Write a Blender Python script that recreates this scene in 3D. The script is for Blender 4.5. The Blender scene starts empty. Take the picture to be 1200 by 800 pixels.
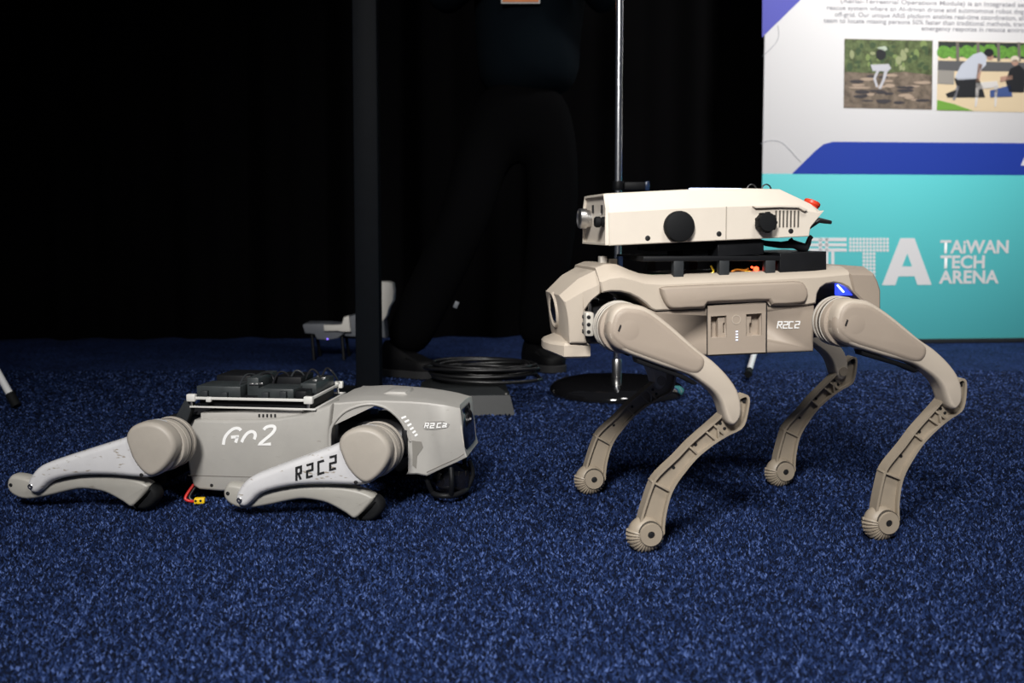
import bpy, bmesh, math, random
from mathutils import Vector, Matrix

random.seed(7)
PI = math.pi
S = bpy.context.scene
COL = S.collection

# ------------------------------------------------------------------ camera
F = 1200.0                      # focal length in pixels of the 1200 px wide frame
PITCH = math.radians(4.0)
HORIZON = 268.0
CY = HORIZON + F * math.tan(PITCH)      # principal point row
CAMH = 0.475
cam = bpy.data.cameras.new('camera')
cam.sensor_width = 36.0
cam.lens = 36.0 * F / 1200.0
cam.shift_y = (CY - 400.0) / 1200.0
cam.clip_start = 0.02
cam.dof.use_dof = True
cam.dof.focus_distance = 1.75
cam.dof.aperture_fstop = 5.6
camo = bpy.data.objects.new('camera', cam)
COL.objects.link(camo)
camo.location = (0, 0, CAMH)
camo.rotation_euler = (PI / 2 - PITCH, 0, 0)
S.camera = camo

# ------------------------------------------------------------------ world, lights, exposure
w = bpy.data.worlds.new('World')
S.world = w
w.use_nodes = True
bg = w.node_tree.nodes['Background']
bg.inputs[0].default_value = (0.75, 0.82, 1.0, 1)
bg.inputs[1].default_value = 0.05


def area_light(name, loc, target, size, power, color=(1, 1, 1), spread=180):
    l = bpy.data.lights.new(name, 'AREA')
    l.shape = 'DISK'
    l.size = size
    l.energy = power
    l.color = color
    l.spread = math.radians(spread)
    o = bpy.data.objects.new(name, l)
    COL.objects.link(o)
    o.location = loc
    o.rotation_euler = (Vector(target) - Vector(loc)).to_track_quat('-Z', 'Y').to_euler()
    return o


area_light('hall_light', (-0.45, -0.9, 1.95), (0.05, 1.65, 0.10), 0.6, 22, (1.0, 0.975, 0.94), 75)
area_light('hall_light', (0.7, 0.4, 2.6), (0.3, 1.7, 0.0), 0.5, 7, (1.0, 0.98, 0.95), 90)
area_light('booth_light', (1.7, 2.6, 2.9), (1.6, 4.1, 0.9), 0.5, 30, (1.0, 0.98, 0.96), 100)

S.view_settings.view_transform = 'Standard'
S.view_settings.look = 'None'
S.view_settings.gamma = 1.0
S.view_settings.use_curve_mapping = False
S.view_settings.exposure = 0.0


# ------------------------------------------------------------------ helpers: pixels to points in the place
def ray(px, py):
    xc = (px - 600.0) / F
    yc = -(py - CY) / F
    c, s = math.cos(PITCH), math.sin(PITCH)
    return Vector((xc, c + yc * s, -s + yc * c))


def ground(px, py, z=0.0):
    d = ray(px, py)
    t = (z - CAMH) / d.z
    return Vector((d.x * t, d.y * t, z))


def at_depth(px, py, Y):
    d = ray(px, py)
    t = Y / d.y
    return Vector((d.x * t, Y, CAMH + d.z * t))


class Frame:
    """upright local frame: u along the thing, v away from the viewer, z up"""
    def __init__(self, origin, yaw):
        self.o = Vector(origin)
        self.yaw = yaw
        self.ex = Vector((math.cos(yaw), math.sin(yaw), 0))
        self.ey = Vector((-math.sin(yaw), math.cos(yaw), 0))

    def at(self, px, py, v):
        """side-plane coordinates (u, z) at lateral offset v"""
        d = ray(px, py)
        c = Vector((0, 0, CAMH)) - self.o
        t = (v - c.dot(self.ey)) / d.dot(self.ey)
        p = c + d * t
        return (p.dot(self.ex), p.z)

    def pts(self, lst, v):
        return [self.at(x, y, v) for x, y in lst]

    def to_local(self, p):
        q = Vector(p) - self.o
        return Vector((q.dot(self.ex), q.dot(self.ey), q.z))

    def front(self, px, py, u):
        """point on the cross plane at u: returns (v, z)"""
        d = ray(px, py)
        c = Vector((0, 0, CAMH)) - self.o
        t = (u - c.dot(self.ex)) / d.dot(self.ex)
        p = c + d * t
        return (p.dot(self.ey), p.z)


# ------------------------------------------------------------------ helpers: materials
MATS = {}


def mat(name, color, rough=0.5, metal=0.0, emit=None, estr=0.0, vary=0.0, vscale=40.0,
        bump=0.0, bscale=400.0, spec=0.5, coat=0.0, dark=None, trans=0.0):
    if name in MATS:
        return MATS[name]
    m = bpy.data.materials.new(name)
    m.use_nodes = True
    nt = m.node_tree
    b = nt.nodes['Principled BSDF']
    b.inputs['Base Color'].default_value = (*color, 1)
    b.inputs['Roughness'].default_value = rough
    b.inputs['Metallic'].default_value = metal
    b.inputs['Specular IOR Level'].default_value = spec
    b.inputs['Coat Weight'].default_value = coat
    b.inputs['Transmission Weight'].default_value = trans
    if emit:
        b.inputs['Emission Color'].default_value = (*emit, 1)
        b.inputs['Emission Strength'].default_value = estr
    tc = nt.nodes.new('ShaderNodeTexCoord')
    if vary > 0:
        n = nt.nodes.new('ShaderNodeTexNoise')
        n.inputs['Scale'].default_value = vscale
        n.inputs['Detail'].default_value = 6
        n.inputs['Roughness'].default_value = 0.65
        nt.links.new(tc.outputs['Object'], n.inputs['Vector'])
        r = nt.nodes.new('ShaderNodeValToRGB')
        r.color_ramp.elements[0].position = 0.3
        r.color_ramp.elements[1].position = 0.7
        d = dark or tuple(c * (1 - vary) for c in color)
        r.color_ramp.elements[0].color = (*d, 1)
        r.color_ramp.elements[1].color = (*[min(1, c * (1 + vary * 0.5)) for c in color], 1)
        nt.links.new(n.outputs['Fac'], r.inputs['Fac'])
        nt.links.new(r.outputs['Color'], b.inputs['Base Color'])
    if bump > 0:
        n2 = nt.nodes.new('ShaderNodeTexNoise')
        n2.inputs['Scale'].default_value = bscale
        n2.inputs['Detail'].default_value = 3
        nt.links.new(tc.outputs['Object'], n2.inputs['Vector'])
        bp = nt.nodes.new('ShaderNodeBump')
        bp.inputs['Strength'].default_value = bump
        bp.inputs['Distance'].default_value = 0.001
        nt.links.new(n2.outputs['Fac'], bp.inputs['Height'])
        nt.links.new(bp.outputs['Normal'], b.inputs['Normal'])
    MATS[name] = m
    return m


def scuffed(name, color, scuff, rough=0.45, amount=0.62):
    """painted plastic with thin scuffs and light grime"""
    m = mat(name, color, rough, vary=0.07, vscale=18)
    nt = m.node_tree
    b = nt.nodes['Principled BSDF']
    src = b.inputs['Base Color'].links[0].from_socket
    tc = nt.nodes.new('ShaderNodeTexCoord')
    mp = nt.nodes.new('ShaderNodeMapping')
    mp.inputs['Scale'].default_value = (60, 60, 190)
    mp.inputs['Rotation'].default_value = (0, 0.35, 0)
    nt.links.new(tc.outputs['Object'], mp.inputs['Vector'])
    n = nt.nodes.new('ShaderNodeTexNoise')
    n.inputs['Scale'].default_value = 1.0
    n.inputs['Detail'].default_value = 4
    nt.links.new(mp.outputs['Vector'], n.inputs['Vector'])
    r = nt.nodes.new('ShaderNodeValToRGB')
    r.color_ramp.elements[0].position = amount
    r.color_ramp.elements[1].position = amount + 0.06
    nt.links.new(n.outputs['Fac'], r.inputs['Fac'])
    mx = nt.nodes.new('ShaderNodeMixRGB')
    mx.inputs['Color2'].default_value = (*scuff, 1)
    nt.links.new(r.outputs['Color'], mx.inputs['Fac'])
    nt.links.new(src, mx.inputs['Color1'])
    nt.links.new(mx.outputs['Color'], b.inputs['Base Color'])
    return m


def carpet_material():
    m = bpy.data.materials.new('carpet')
    m.use_nodes = True
    nt = m.node_tree
    b = nt.nodes['Principled BSDF']
    b.inputs['Roughness'].default_value = 0.95
    b.inputs['Specular IOR Level'].default_value = 0.1
    tc = nt.nodes.new('ShaderNodeTexCoord')
    # warp so flecks look like curled yarn
    nw = nt.nodes.new('ShaderNodeTexNoise')
    nw.inputs['Scale'].default_value = 60
    nw.inputs['Detail'].default_value = 2
    nt.links.new(tc.outputs['Object'], nw.inputs['Vector'])
    sub = nt.nodes.new('ShaderNodeVectorMath'); sub.operation = 'SUBTRACT'
    sub.inputs[1].default_value = (0.5, 0.5, 0.5)
    nt.links.new(nw.outputs['Color'], sub.inputs[0])
    sc = nt.nodes.new('ShaderNodeVectorMath'); sc.operation = 'SCALE'
    sc.inputs['Scale'].default_value = 0.012
    nt.links.new(sub.outputs[0], sc.inputs[0])
    add = nt.nodes.new('ShaderNodeVectorMath'); add.operation = 'ADD'
    nt.links.new(tc.outputs['Object'], add.inputs[0])
    nt.links.new(sc.outputs[0], add.inputs[1])
    v = nt.nodes.new('ShaderNodeTexVoronoi')
    v.inputs['Scale'].default_value = 170
    nt.links.new(add.outputs[0], v.inputs['Vector'])
    sep = nt.nodes.new('ShaderNodeSeparateColor')
    nt.links.new(v.outputs['Color'], sep.inputs[0])
    n2 = nt.nodes.new('ShaderNodeTexNoise')
    n2.inputs['Scale'].default_value = 260
    n2.inputs['Detail'].default_value = 3
    nt.links.new(tc.outputs['Object'], n2.inputs['Vector'])
    mixv = nt.nodes.new('ShaderNodeMath'); mixv.operation = 'MULTIPLY_ADD'
    mixv.inputs[1].default_value = 0.55
    nt.links.new(sep.outputs[0], mixv.inputs[0])
    sc2 = nt.nodes.new('ShaderNodeMath'); sc2.operation = 'MULTIPLY'
    sc2.inputs[1].default_value = 0.5
    nt.links.new(n2.outputs['Fac'], sc2.inputs[0])
    nt.links.new(sc2.outputs[0], mixv.inputs[2])
    r = nt.nodes.new('ShaderNodeValToRGB')
    cr = r.color_ramp
    cr.elements[0].position = 0.22; cr.elements[0].color = (0.0035, 0.007, 0.022, 1)
    cr.elements[1].position = 0.80; cr.elements[1].color = (0.036, 0.070, 0.21, 1)
    e = cr.elements.new(0.42); e.color = (0.006, 0.015, 0.058, 1)
    e = cr.elements.new(0.60); e.color = (0.017, 0.037, 0.135, 1)
    nt.links.new(mixv.outputs[0], r.inputs['Fac'])
    # broad unevenness of the pile
    n3 = nt.nodes.new('ShaderNodeTexNoise')
    n3.inputs['Scale'].default_value = 5
    n3.inputs['Detail'].default_value = 4
    nt.links.new(tc.outputs['Object'], n3.inputs['Vector'])
    mr = nt.nodes.new('ShaderNodeMapRange')
    mr.inputs['From Min'].default_value = 0.3
    mr.inputs['From Max'].default_value = 0.7
    mr.inputs['To Min'].default_value = 0.60
    mr.inputs['To Max'].default_value = 0.90
    nt.links.new(n3.outputs['Fac'], mr.inputs['Value'])
    mul = nt.nodes.new('ShaderNodeVectorMath'); mul.operation = 'SCALE'
    nt.links.new(r.outputs['Color'], mul.inputs[0])
    nt.links.new(mr.outputs[0], mul.inputs['Scale'])
    nt.links.new(mul.outputs[0], b.inputs['Base Color'])
    bp = nt.nodes.new('ShaderNodeBump')
    bp.inputs['Strength'].default_value = 0.8
    bp.inputs['Distance'].default_value = 0.004
    nt.links.new(mixv.outputs[0], bp.inputs['Height'])
    nt.links.new(bp.outputs['Normal'], b.inputs['Normal'])
    return m


# ------------------------------------------------------------------ helpers: meshes
def finish(name, bm, m, parent=None, angle=32, recalc=True):
    if recalc:
        bmesh.ops.recalc_face_normals(bm, faces=bm.faces)
    th = math.radians(angle)
    for f in bm.faces:
        f.smooth = True
    for e in bm.edges:
        e.smooth = (len(e.link_faces) == 2 and e.calc_face_angle(0) < th)
    me = bpy.data.meshes.new(name)
    bm.to_mesh(me)
    bm.free()
    me.materials.append(m)
    o = bpy.data.objects.new(name, me)
    COL.objects.link(o)
    if parent:
        o.parent = parent
    return o


def empty(name, loc, rz=0):
    o = bpy.data.objects.new(name, None)
    o.empty_display_size = 0.05
    COL.objects.link(o)
    o.location = loc
    o.rotation_euler = (0, 0, rz)
    return o


def tag(o, label=None, cat=None, group=None, kind=None):
    if label: o['label'] = label
    if cat: o['category'] = cat
    if group: o['group'] = group
    if kind: o['kind'] = kind
    return o


def area2(p):
    return sum(p[i][0] * p[(i + 1) % len(p)][1] - p[(i + 1) % len(p)][0] * p[i][1] for i in range(len(p))) / 2


def inset(p, d):
    """move a closed outline inwards by d"""
    s = 1 if area2(p) > 0 else -1
    n = len(p)
    out = []
    for i in range(n):
        a, b, c = Vector(p[i - 1]), Vector(p[i]), Vector(p[(i + 1) % n])
        e1, e2 = (b - a), (c - b)
        if e1.length < 1e-9 or e2.length < 1e-9:
            out.append(tuple(b)); continue
        e1.normalize(); e2.normalize()
        n1 = Vector((-e1.y, e1.x)) * s
        n2 = Vector((-e2.y, e2.x)) * s
        k = (n1 + n2) / max(0.6, (1 + n1.dot(n2)))
        out.append(tuple(b + k * d))
    return out


def smooth(p, n=4, closed=True):
    """Catmull-Rom through the points"""
    out = []
    m = len(p)
    for i in range(m if closed else m - 1):
        def g(j):
            return Vector(p[j % m]) if closed else Vector(p[max(0, min(m - 1, j))])
        p0, p1, p2, p3 = g(i - 1), g(i), g(i + 1), g(i + 2)
        for k in range(n):
            t = k / n
            out.append(tuple(0.5 * ((2 * p1) + (p2 - p0) * t + (2 * p0 - 5 * p1 + 4 * p2 - p3) * t * t
                                    + (3 * p1 - p0 - 3 * p2 + p3) * t ** 3)))
    if not closed:
        out.append(tuple(p[-1]))
    return out


def add_layers(bm, layers):
    """layers: list of (v, [(u,z)...]) with equal counts; caps both ends"""
    rows = []
    for v, pl in layers:
        rows.append([bm.verts.new((u, v, z)) for u, z in pl])
    n = len(rows[0])
    for a, b in zip(rows[:-1], rows[1:]):
        for i in range(n):
            j = (i + 1) % n
            bm.faces.new((a[i], a[j], b[j], b[i]))
    bm.faces.new(rows[0])
    bm.faces.new(list(reversed(rows[-1])))


def add_slab(bm, outline, v0, v1, bo=0.003, bv=None, seg=3):
    if bv is None: bv = bo
    if v0 > v1: v0, v1 = v1, v0
    lay = []
    if bo > 0:
        lay2 = []
        # quarter-round profile: a=0 -> fully inset at the face, a=90 -> full outline
        lay = []
        for k in range(seg + 1):
            a = k / seg * PI / 2
            lay.append((v0 + bv * (1 - math.cos(a)), inset(outline, bo * (1 - math.sin(a)))))
        for k in range(seg, -1, -1):
            a = k / seg * PI / 2
            lay2.append((v1 - bv * (1 - math.cos(a)), inset(outline, bo * (1 - math.sin(a)))))
        lay += lay2
    else:
        lay = [(v0, outline), (v1, outline)]
    add_layers(bm, lay)


def slab(name, outline, v0, v1, m, parent, bo=0.003, bv=None, seg=3, angle=32):
    bm = bmesh.new()
    add_slab(bm, outline, v0, v1, bo, bv, seg)
    return finish(name, bm, m, parent, angle)


def ring_slab(bm, outline, w, v0, v1):
    """a rim of width w that follows an outline"""
    inn = inset(outline, w)
    n = len(outline)
    A = [bm.verts.new((u, v0, z)) for u, z in outline]
    B = [bm.verts.new((u, v1, z)) for u, z in outline]
    C = [bm.verts.new((u, v0, z)) for u, z in inn]
    D = [bm.verts.new((u, v1, z)) for u, z in inn]
    for i in range(n):
        j = (i + 1) % n
        bm.faces.new((A[i], A[j], B[j], B[i]))
        bm.faces.new((C[j], C[i], D[i], D[j]))
        bm.faces.new((A[j], A[i], C[i], C[j]))
        bm.faces.new((B[i], B[j], D[j], D[i]))


def basis(d):
    d = Vector(d).normalized()
    a = Vector((0, 0, 1)) if abs(d.z) < 0.9 else Vector((1, 0, 0))
    x = d.cross(a).normalized()
    y = d.cross(x).normalized()
    return x, y, d


def add_lathe(bm, origin, axis, prof, seg=28):
    """prof: (radius, distance along axis)"""
    x, y, d = basis(axis)
    o = Vector(origin)
    rows = []
    for r, t in prof:
        if r < 1e-6:
            rows.append([bm.verts.new(o + d * t)])
        else:
            rows.append([bm.verts.new(o + d * t + (x * math.cos(2 * PI * k / seg) + y * math.sin(2 * PI * k / seg)) * r) for k in range(seg)])
    for a, b in zip(rows[:-1], rows[1:]):
        for i in range(seg):
            j = (i + 1) % seg
            if len(a) == 1 and len(b) == 1: continue
            if len(a) == 1: bm.faces.new((a[0], b[i], b[j]))
            elif len(b) == 1: bm.faces.new((a[i], a[j], b[0]))
            else: bm.faces.new((a[i], a[j], b[j], b[i]))
    if len(rows[0]) > 1: bm.faces.new(rows[0])
    if len(rows[-1]) > 1: bm.faces.new(list(reversed(rows[-1])))


def lathe(name, origin, axis, prof, m, parent, seg=28, angle=32):
    bm = bmesh.new()
    add_lathe(bm, origin, axis, prof, seg)
    return finish(name, bm, m, parent, angle)


def drum_prof(r, l, b=0.003):
    return [(r - b, 0), (r - b * 0.3, b * 0.3), (r, b), (r, l - b), (r - b * 0.3, l - b * 0.3), (r - b, l)]


def add_tube(bm, path, r, seg=10, flat=1.0):
    path = [Vector(p) for p in path]
    rr = r if isinstance(r, (list, tuple)) else [r] * len(path)
    rows = []
    px = None
    for i, p in enumerate(path):
        t = (path[min(i + 1, len(path) - 1)] - path[max(i - 1, 0)]).normalized()
        if px is None:
            x, y, _ = basis(t)
        else:
            x = (px - t * px.dot(t)).normalized()
            y = t.cross(x)
        px = x
        rows.append([bm.verts.new(p + (x * math.cos(2 * PI * k / seg) + y * math.sin(2 * PI * k / seg) * flat) * rr[i]) for k in range(seg)])
    for a, b in zip(rows[:-1], rows[1:]):
        for i in range(seg):
            j = (i + 1) % seg
            bm.faces.new((a[i], a[j], b[j], b[i]))
    bm.faces.new(rows[0]); bm.faces.new(list(reversed(rows[-1])))


def tube(name, path, r, m, parent=None, seg=10, n=0):
    bm = bmesh.new()
    if n: path = smooth([tuple(p) for p in path], n, closed=False)
    add_tube(bm, path, r, seg)
    return finish(name, bm, m, parent, 50)


def add_box(bm, c, d, bev=0.0, rot=None):
    r = bmesh.ops.create_cube(bm, size=1)
    vs = r['verts']
    M = Matrix.Translation(Vector(c)) @ (rot.to_4x4() if rot else Matrix.Identity(4)) @ Matrix.Diagonal((*d, 1))
    bmesh.ops.transform(bm, matrix=M, verts=vs)
    if bev > 0:
        es = list({e for v in vs for e in v.link_edges})
        bmesh.ops.bevel(bm, geom=es, offset=bev, segments=2, affect='EDGES', profile=0.5)


def box(name, c, d, m, parent=None, bev=0.002, rot=None):
    bm = bmesh.new()
    add_box(bm, c, d, bev, rot)
    return finish(name, bm, m, parent)


def box_between(name, lo, hi, m, parent=None, bev=0.002):
    lo, hi = Vector(lo), Vector(hi)
    return box(name, (lo + hi) / 2, [abs(hi[i] - lo[i]) for i in range(3)], m, parent, bev)


def add_strokes(bm, lines, width, put, depth):
    """lettering from polylines in the plane; put(x, y, h) -> 3D, h = height above the surface"""
    for ln in lines:
        n = len(ln)
        P = [Vector(p) for p in ln]
        L, R = [], []
        for i in range(n):
            t1 = (P[i] - P[i - 1]).normalized() if i > 0 else (P[1] - P[0]).normalized()
            t2 = (P[i + 1] - P[i]).normalized() if i < n - 1 else t1
            n1, n2 = Vector((-t1.y, t1.x)), Vector((-t2.y, t2.x))
            k = (n1 + n2) / max(0.7, 1 + n1.dot(n2))
            e = Vector((0, 0))
            L.append(P[i] + k * width / 2 + e)
            R.append(P[i] - k * width / 2 + e)
        poly = L + R[::-1]
        top = [bm.verts.new(put(p.x, p.y, depth)) for p in poly]
        bot = [bm.verts.new(put(p.x, p.y, 0)) for p in poly]
        m2 = len(poly)
        for i in range(n - 1):
            bm.faces.new((top[i], top[i + 1], top[m2 - 2 - i], top[m2 - 1 - i]))
        for i in range(m2):
            j = (i + 1) % m2
            bm.faces.new((top[i], top[j], bot[j], bot[i]))


def text_mesh(body, bold=0.0):
    cu = bpy.data.curves.new('lettering', 'FONT')
    cu.body = body
    cu.size = 1.0
    cu.offset = bold
    cu.resolution_u = 3
    o = bpy.data.objects.new('lettering', cu)
    COL.objects.link(o)
    bpy.context.view_layer.update()
    dg = bpy.context.evaluated_depsgraph_get()
    me = bpy.data.meshes.new_from_object(o.evaluated_get(dg))
    bpy.data.objects.remove(o)
    bpy.data.curves.remove(cu)
    return me


# ------------------------------------------------------------------ materials
M_CARPET = carpet_material()
M_CURTAIN = mat('black_drape', (0.0016, 0.0015, 0.0018), 0.95, spec=0.05)
M_BLACK = mat('black_plastic', (0.007, 0.0075, 0.009), 0.5, vary=0.2, spec=0.2)
M_BLACKM = mat('black_metal', (0.010, 0.011, 0.014), 0.35, vary=0.2)
M_RUBBER = mat('black_rubber', (0.006, 0.0065, 0.0075), 0.7, bump=0.3, bscale=900, spec=0.2)
M_DARKGREY = mat('dark_grey_plastic', (0.024, 0.027, 0.030), 0.5, vary=0.2, spec=0.3)
M_CABLE = mat('black_cable', (0.010, 0.010, 0.012), 0.4)
M_CHROME = mat('chrome', (0.80, 0.81, 0.84), 0.22, metal=1.0)
M_STEEL = mat('brushed_steel', (0.55, 0.54, 0.53), 0.32, metal=1.0, vary=0.1, vscale=200)
M_WHITE = mat('white_plastic', (0.80, 0.80, 0.80), 0.4)

M_SHELL = mat('beige_shell', (0.49, 0.425, 0.35), 0.5, vary=0.05, vscale=12, bump=0.05, bscale=1500)
M_TAUPE = mat('taupe_shell', (0.345, 0.285, 0.230), 0.55, vary=0.06, vscale=12, bump=0.06, bscale=1500)
M_CALF = mat('tan_leg', (0.305, 0.255, 0.195), 0.5, vary=0.08, vscale=30)
M_CREAM = mat('cream_case', (0.68, 0.615, 0.53), 0.5, vary=0.03, vscale=25, bump=0.06, bscale=1200)
M_BAND = mat('pale_motor_band', (0.50, 0.47, 0.42), 0.4, vary=0.1, vscale=60)
M_MOTOR = mat('dark_motor', (0.018, 0.018, 0.02), 0.4, metal=0.3, vary=0.2)
M_BLUELED = mat('blue_led', (0.01, 0.02, 0.5), 0.4, emit=(0.03, 0.06, 1.0), estr=1.6)
M_WHITELED = mat('white_led', (0.6, 0.65, 0.9), 0.4, emit=(0.70, 0.78, 1.0), estr=0.7)
M_REDLED = mat('red_led', (0.8, 0.02, 0.01), 0.4, emit=(1.0, 0.06, 0.02), estr=6)
M_RED = mat('red_button', (0.72, 0.055, 0.02), 0.4)
M_YELLOW = mat('yellow_connector', (0.85, 0.55, 0.01), 0.4)
M_REDWIRE = mat('red_wire', (0.55, 0.02, 0.015), 0.4)
M_GREENWIRE = mat('green_wire', (0.05, 0.45, 0.04), 0.4)
M_ORANGEWIRE = mat('orange_wire', (0.75, 0.25, 0.02), 0.4)
M_PRINTW = mat('white_print', (0.88, 0.88, 0.87), 0.5)
M_PRINTK = mat('black_print', (0.010, 0.010, 0.011), 0.5)
M_GREY = scuffed('grey_shell', (0.375, 0.362, 0.338), (0.28, 0.265, 0.24), 0.42, 0.68)
M_GREYCAP = mat('warm_grey_cap', (0.37, 0.335, 0.29), 0.5, vary=0.08, vscale=20)
M_PALE = scuffed('pale_thigh', (0.58, 0.575, 0.585), (0.30, 0.26, 0.21), 0.38, 0.63)
M_SHIN = scuffed('grey_shin', (0.36, 0.345, 0.31), (0.22, 0.20, 0.17), 0.45, 0.66)
M_GLASS = mat('black_visor', (0.006, 0.006, 0.008), 0.08, coat=0.6)

# ------------------------------------------------------------------ the setting
bm = bmesh.new()
bmesh.ops.create_grid(bm, x_segments=2, y_segments=2, size=1)
bmesh.ops.transform(bm, matrix=Matrix.Translation((0.3, 1.9, 0)) @ Matrix.Diagonal((5.0, 4.0, 1, 1)), verts=bm.verts)
flo = tag(finish('floor', bm, M_CARPET), 'dark blue flecked carpet of the booth', kind='structure')




def carpet_pile():
    import numpy as np
    rg = np.random.default_rng(5)
    cells = []
    for y0, y1, sp in ((0.90, 1.70, 0.0036), (1.70, 2.5, 0.0050), (2.5, 3.4, 0.0080)):
        ys = np.arange(y0, y1, sp)
        for y in ys:
            hw = 0.5 * y + 0.35
            xs = np.arange(-hw, hw, sp)
            p = np.empty((len(xs), 3))
            p[:, 0] = xs + rg.uniform(-.5, .5, len(xs)) * sp * 1.2
            p[:, 1] = y + rg.uniform(-.5, .5, len(xs)) * sp * 1.2
            p[:, 2] = sp
            cells.append(p)
    P = np.concatenate(cells)
    n = len(P)
    a = rg.uniform(0, 2 * np.pi, n)
    r = P[:, 2] * rg.uniform(0.50, 0.85, n)
    h = rg.uniform(0.0018, 0.0062, n)
    lean = rg.normal(0, 0.0022, (n, 2))
    V = np.zeros((n, 4, 3))
    for k in range(3):
        V[:, k, 0] = P[:, 0] + r * np.cos(a + k * 2.0944)
        V[:, k, 1] = P[:, 1] + r * np.sin(a + k * 2.0944)
        V[:, k, 2] = -0.0005
    V[:, 3, 0] = P[:, 0] + lean[:, 0]
    V[:, 3, 1] = P[:, 1] + lean[:, 1]
    V[:, 3, 2] = h
    base = (np.arange(n) * 4)[:, None, None]
    T = (base + np.array([[0, 1, 3], [1, 2, 3], [2, 0, 3]])[None]).reshape(-1)
    me = bpy.data.meshes.new('carpet_pile')
    me.vertices.add(n * 4)
    me.vertices.foreach_set('co', V.reshape(-1).astype('f'))
    me.loops.add(len(T))
    me.loops.foreach_set('vertex_index', T.astype('i'))
    nf = len(T) // 3
    me.polygons.add(nf)
    me.polygons.foreach_set('loop_start', (np.arange(nf) * 3).astype('i'))
    me.polygons.foreach_set('loop_total', np.full(nf, 3, 'i'))
    me.update(calc_edges=True)
    at_ = me.attributes.new('yarn', 'FLOAT', 'POINT')
    at_.data.foreach_set('value', np.repeat(rg.uniform(0, 1, n), 4).astype('f'))
    m = bpy.data.materials.new('carpet_yarn')
    m.use_nodes = True
    nt = m.node_tree
    b = nt.nodes['Principled BSDF']
    b.inputs['Roughness'].default_value = 0.8
    b.inputs['Specular IOR Level'].default_value = 0.12
    an = nt.nodes.new('ShaderNodeAttribute'); an.attribute_name = 'yarn'
    rp = nt.nodes.new('ShaderNodeValToRGB')
    cr = rp.color_ramp
    cr.elements[0].position = 0.0; cr.elements[0].color = (0.0012, 0.003, 0.010, 1)
    cr.elements[1].position = 1.0; cr.elements[1].color = (0.074, 0.120, 0.305, 1)
    for p_, c_ in ((0.35, (0.0024, 0.0066, 0.026)), (0.62, (0.0066, 0.0180, 0.069)), (0.85, (0.023, 0.045, 0.138))):
        e = cr.elements.new(p_); e.color = (*c_, 1)
    nt.links.new(an.outputs['Fac'], rp.inputs['Fac'])
    nt.links.new(rp.outputs['Color'], b.inputs['Base Color'])
    me.materials.append(m)
    o = bpy.data.objects.new('carpet_pile', me)
    COL.objects.link(o)
    o.parent = flo
    tag(o, 'short flecked blue yarn tufts of the carpet', kind='stuff')


carpet_pile()


def drape(name, x0, y0, x1, y1, h):
    bm = bmesh.new()
    n = 520
    L = math.hypot(x1 - x0, y1 - y0)
    tx, ty = (x1 - x0) / L, (y1 - y0) / L
    rows = []
    for zz, amp in ((0.004, 1.0), (0.5, 0.95), (1.2, 0.9), (h, 0.6)):
        row = []
        for i in range(n + 1):
            s = L * i / n
            off = amp * (0.035 * math.sin(s * 21 + 0.8 * math.sin(s * 3.1)) + 0.018 * math.sin(s * 37 + 1.3))
            row.append(bm.verts.new((x0 + tx * s - ty * off, y0 + ty * s + tx * off, zz)))
        rows.append(row)
    for a, b in zip(rows[:-1], rows[1:]):
        for i in range(n):
            bm.faces.new((a[i], a[i + 1], b[i + 1], b[i]))
    o = finish(name, bm, M_CURTAIN, None, 80)
    sol = o.modifiers.new('cloth thickness', 'SOLIDIFY')
    sol.thickness = 0.004
    return tag(o, kind='structure')


tag(drape('wall_back', -4.2, 4.25, 4.2, 4.72, 2.9), 'black pleated drape closing the back of the booth')


# ------------------------------------------------------------------ robot dog standing on the right
def robot_frame(nf, nr, ff, fr, zc):
    P = [ground(*p, z=zc) for p in (nf, nr, ff, fr)]
    d = ((P[1] - P[0]) + (P[3] - P[2]))
    yaw = math.atan2(d.y, d.x)
    o = sum(P, Vector()) / 4
    return Frame((o.x, o.y, 0), yaw), P


FR = 0.0275
A, footA = robot_frame((757, 626), (1029, 610), (690, 560), (915, 553), FR)
dogA = empty('robot_dog', A.o, A.yaw)
tag(dogA, 'beige robot dog standing on four legs with a cream sensor case on its back', 'robot dog')
feet = [A.to_local(p) for p in footA]          # near front, near rear, far front, far rear
VN = (feet[0].y + feet[1].y) / 2               # lateral offset of the near feet
VF = (feet[2].y + feet[3].y) / 2
VL = (VF - VN) / 2

# --- reference leg outlines, traced on the near front leg
TH_V = -(VL + 0.031)                            # outer face of the thigh
HIP_F = Vector(A.at(738, 387, TH_V))
HIP_R = Vector(A.at(1003, 380, TH_V))
KNEE0 = Vector(A.at(862, 486, TH_V))
FOOT0 = Vector((feet[0].x, FR))
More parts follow.
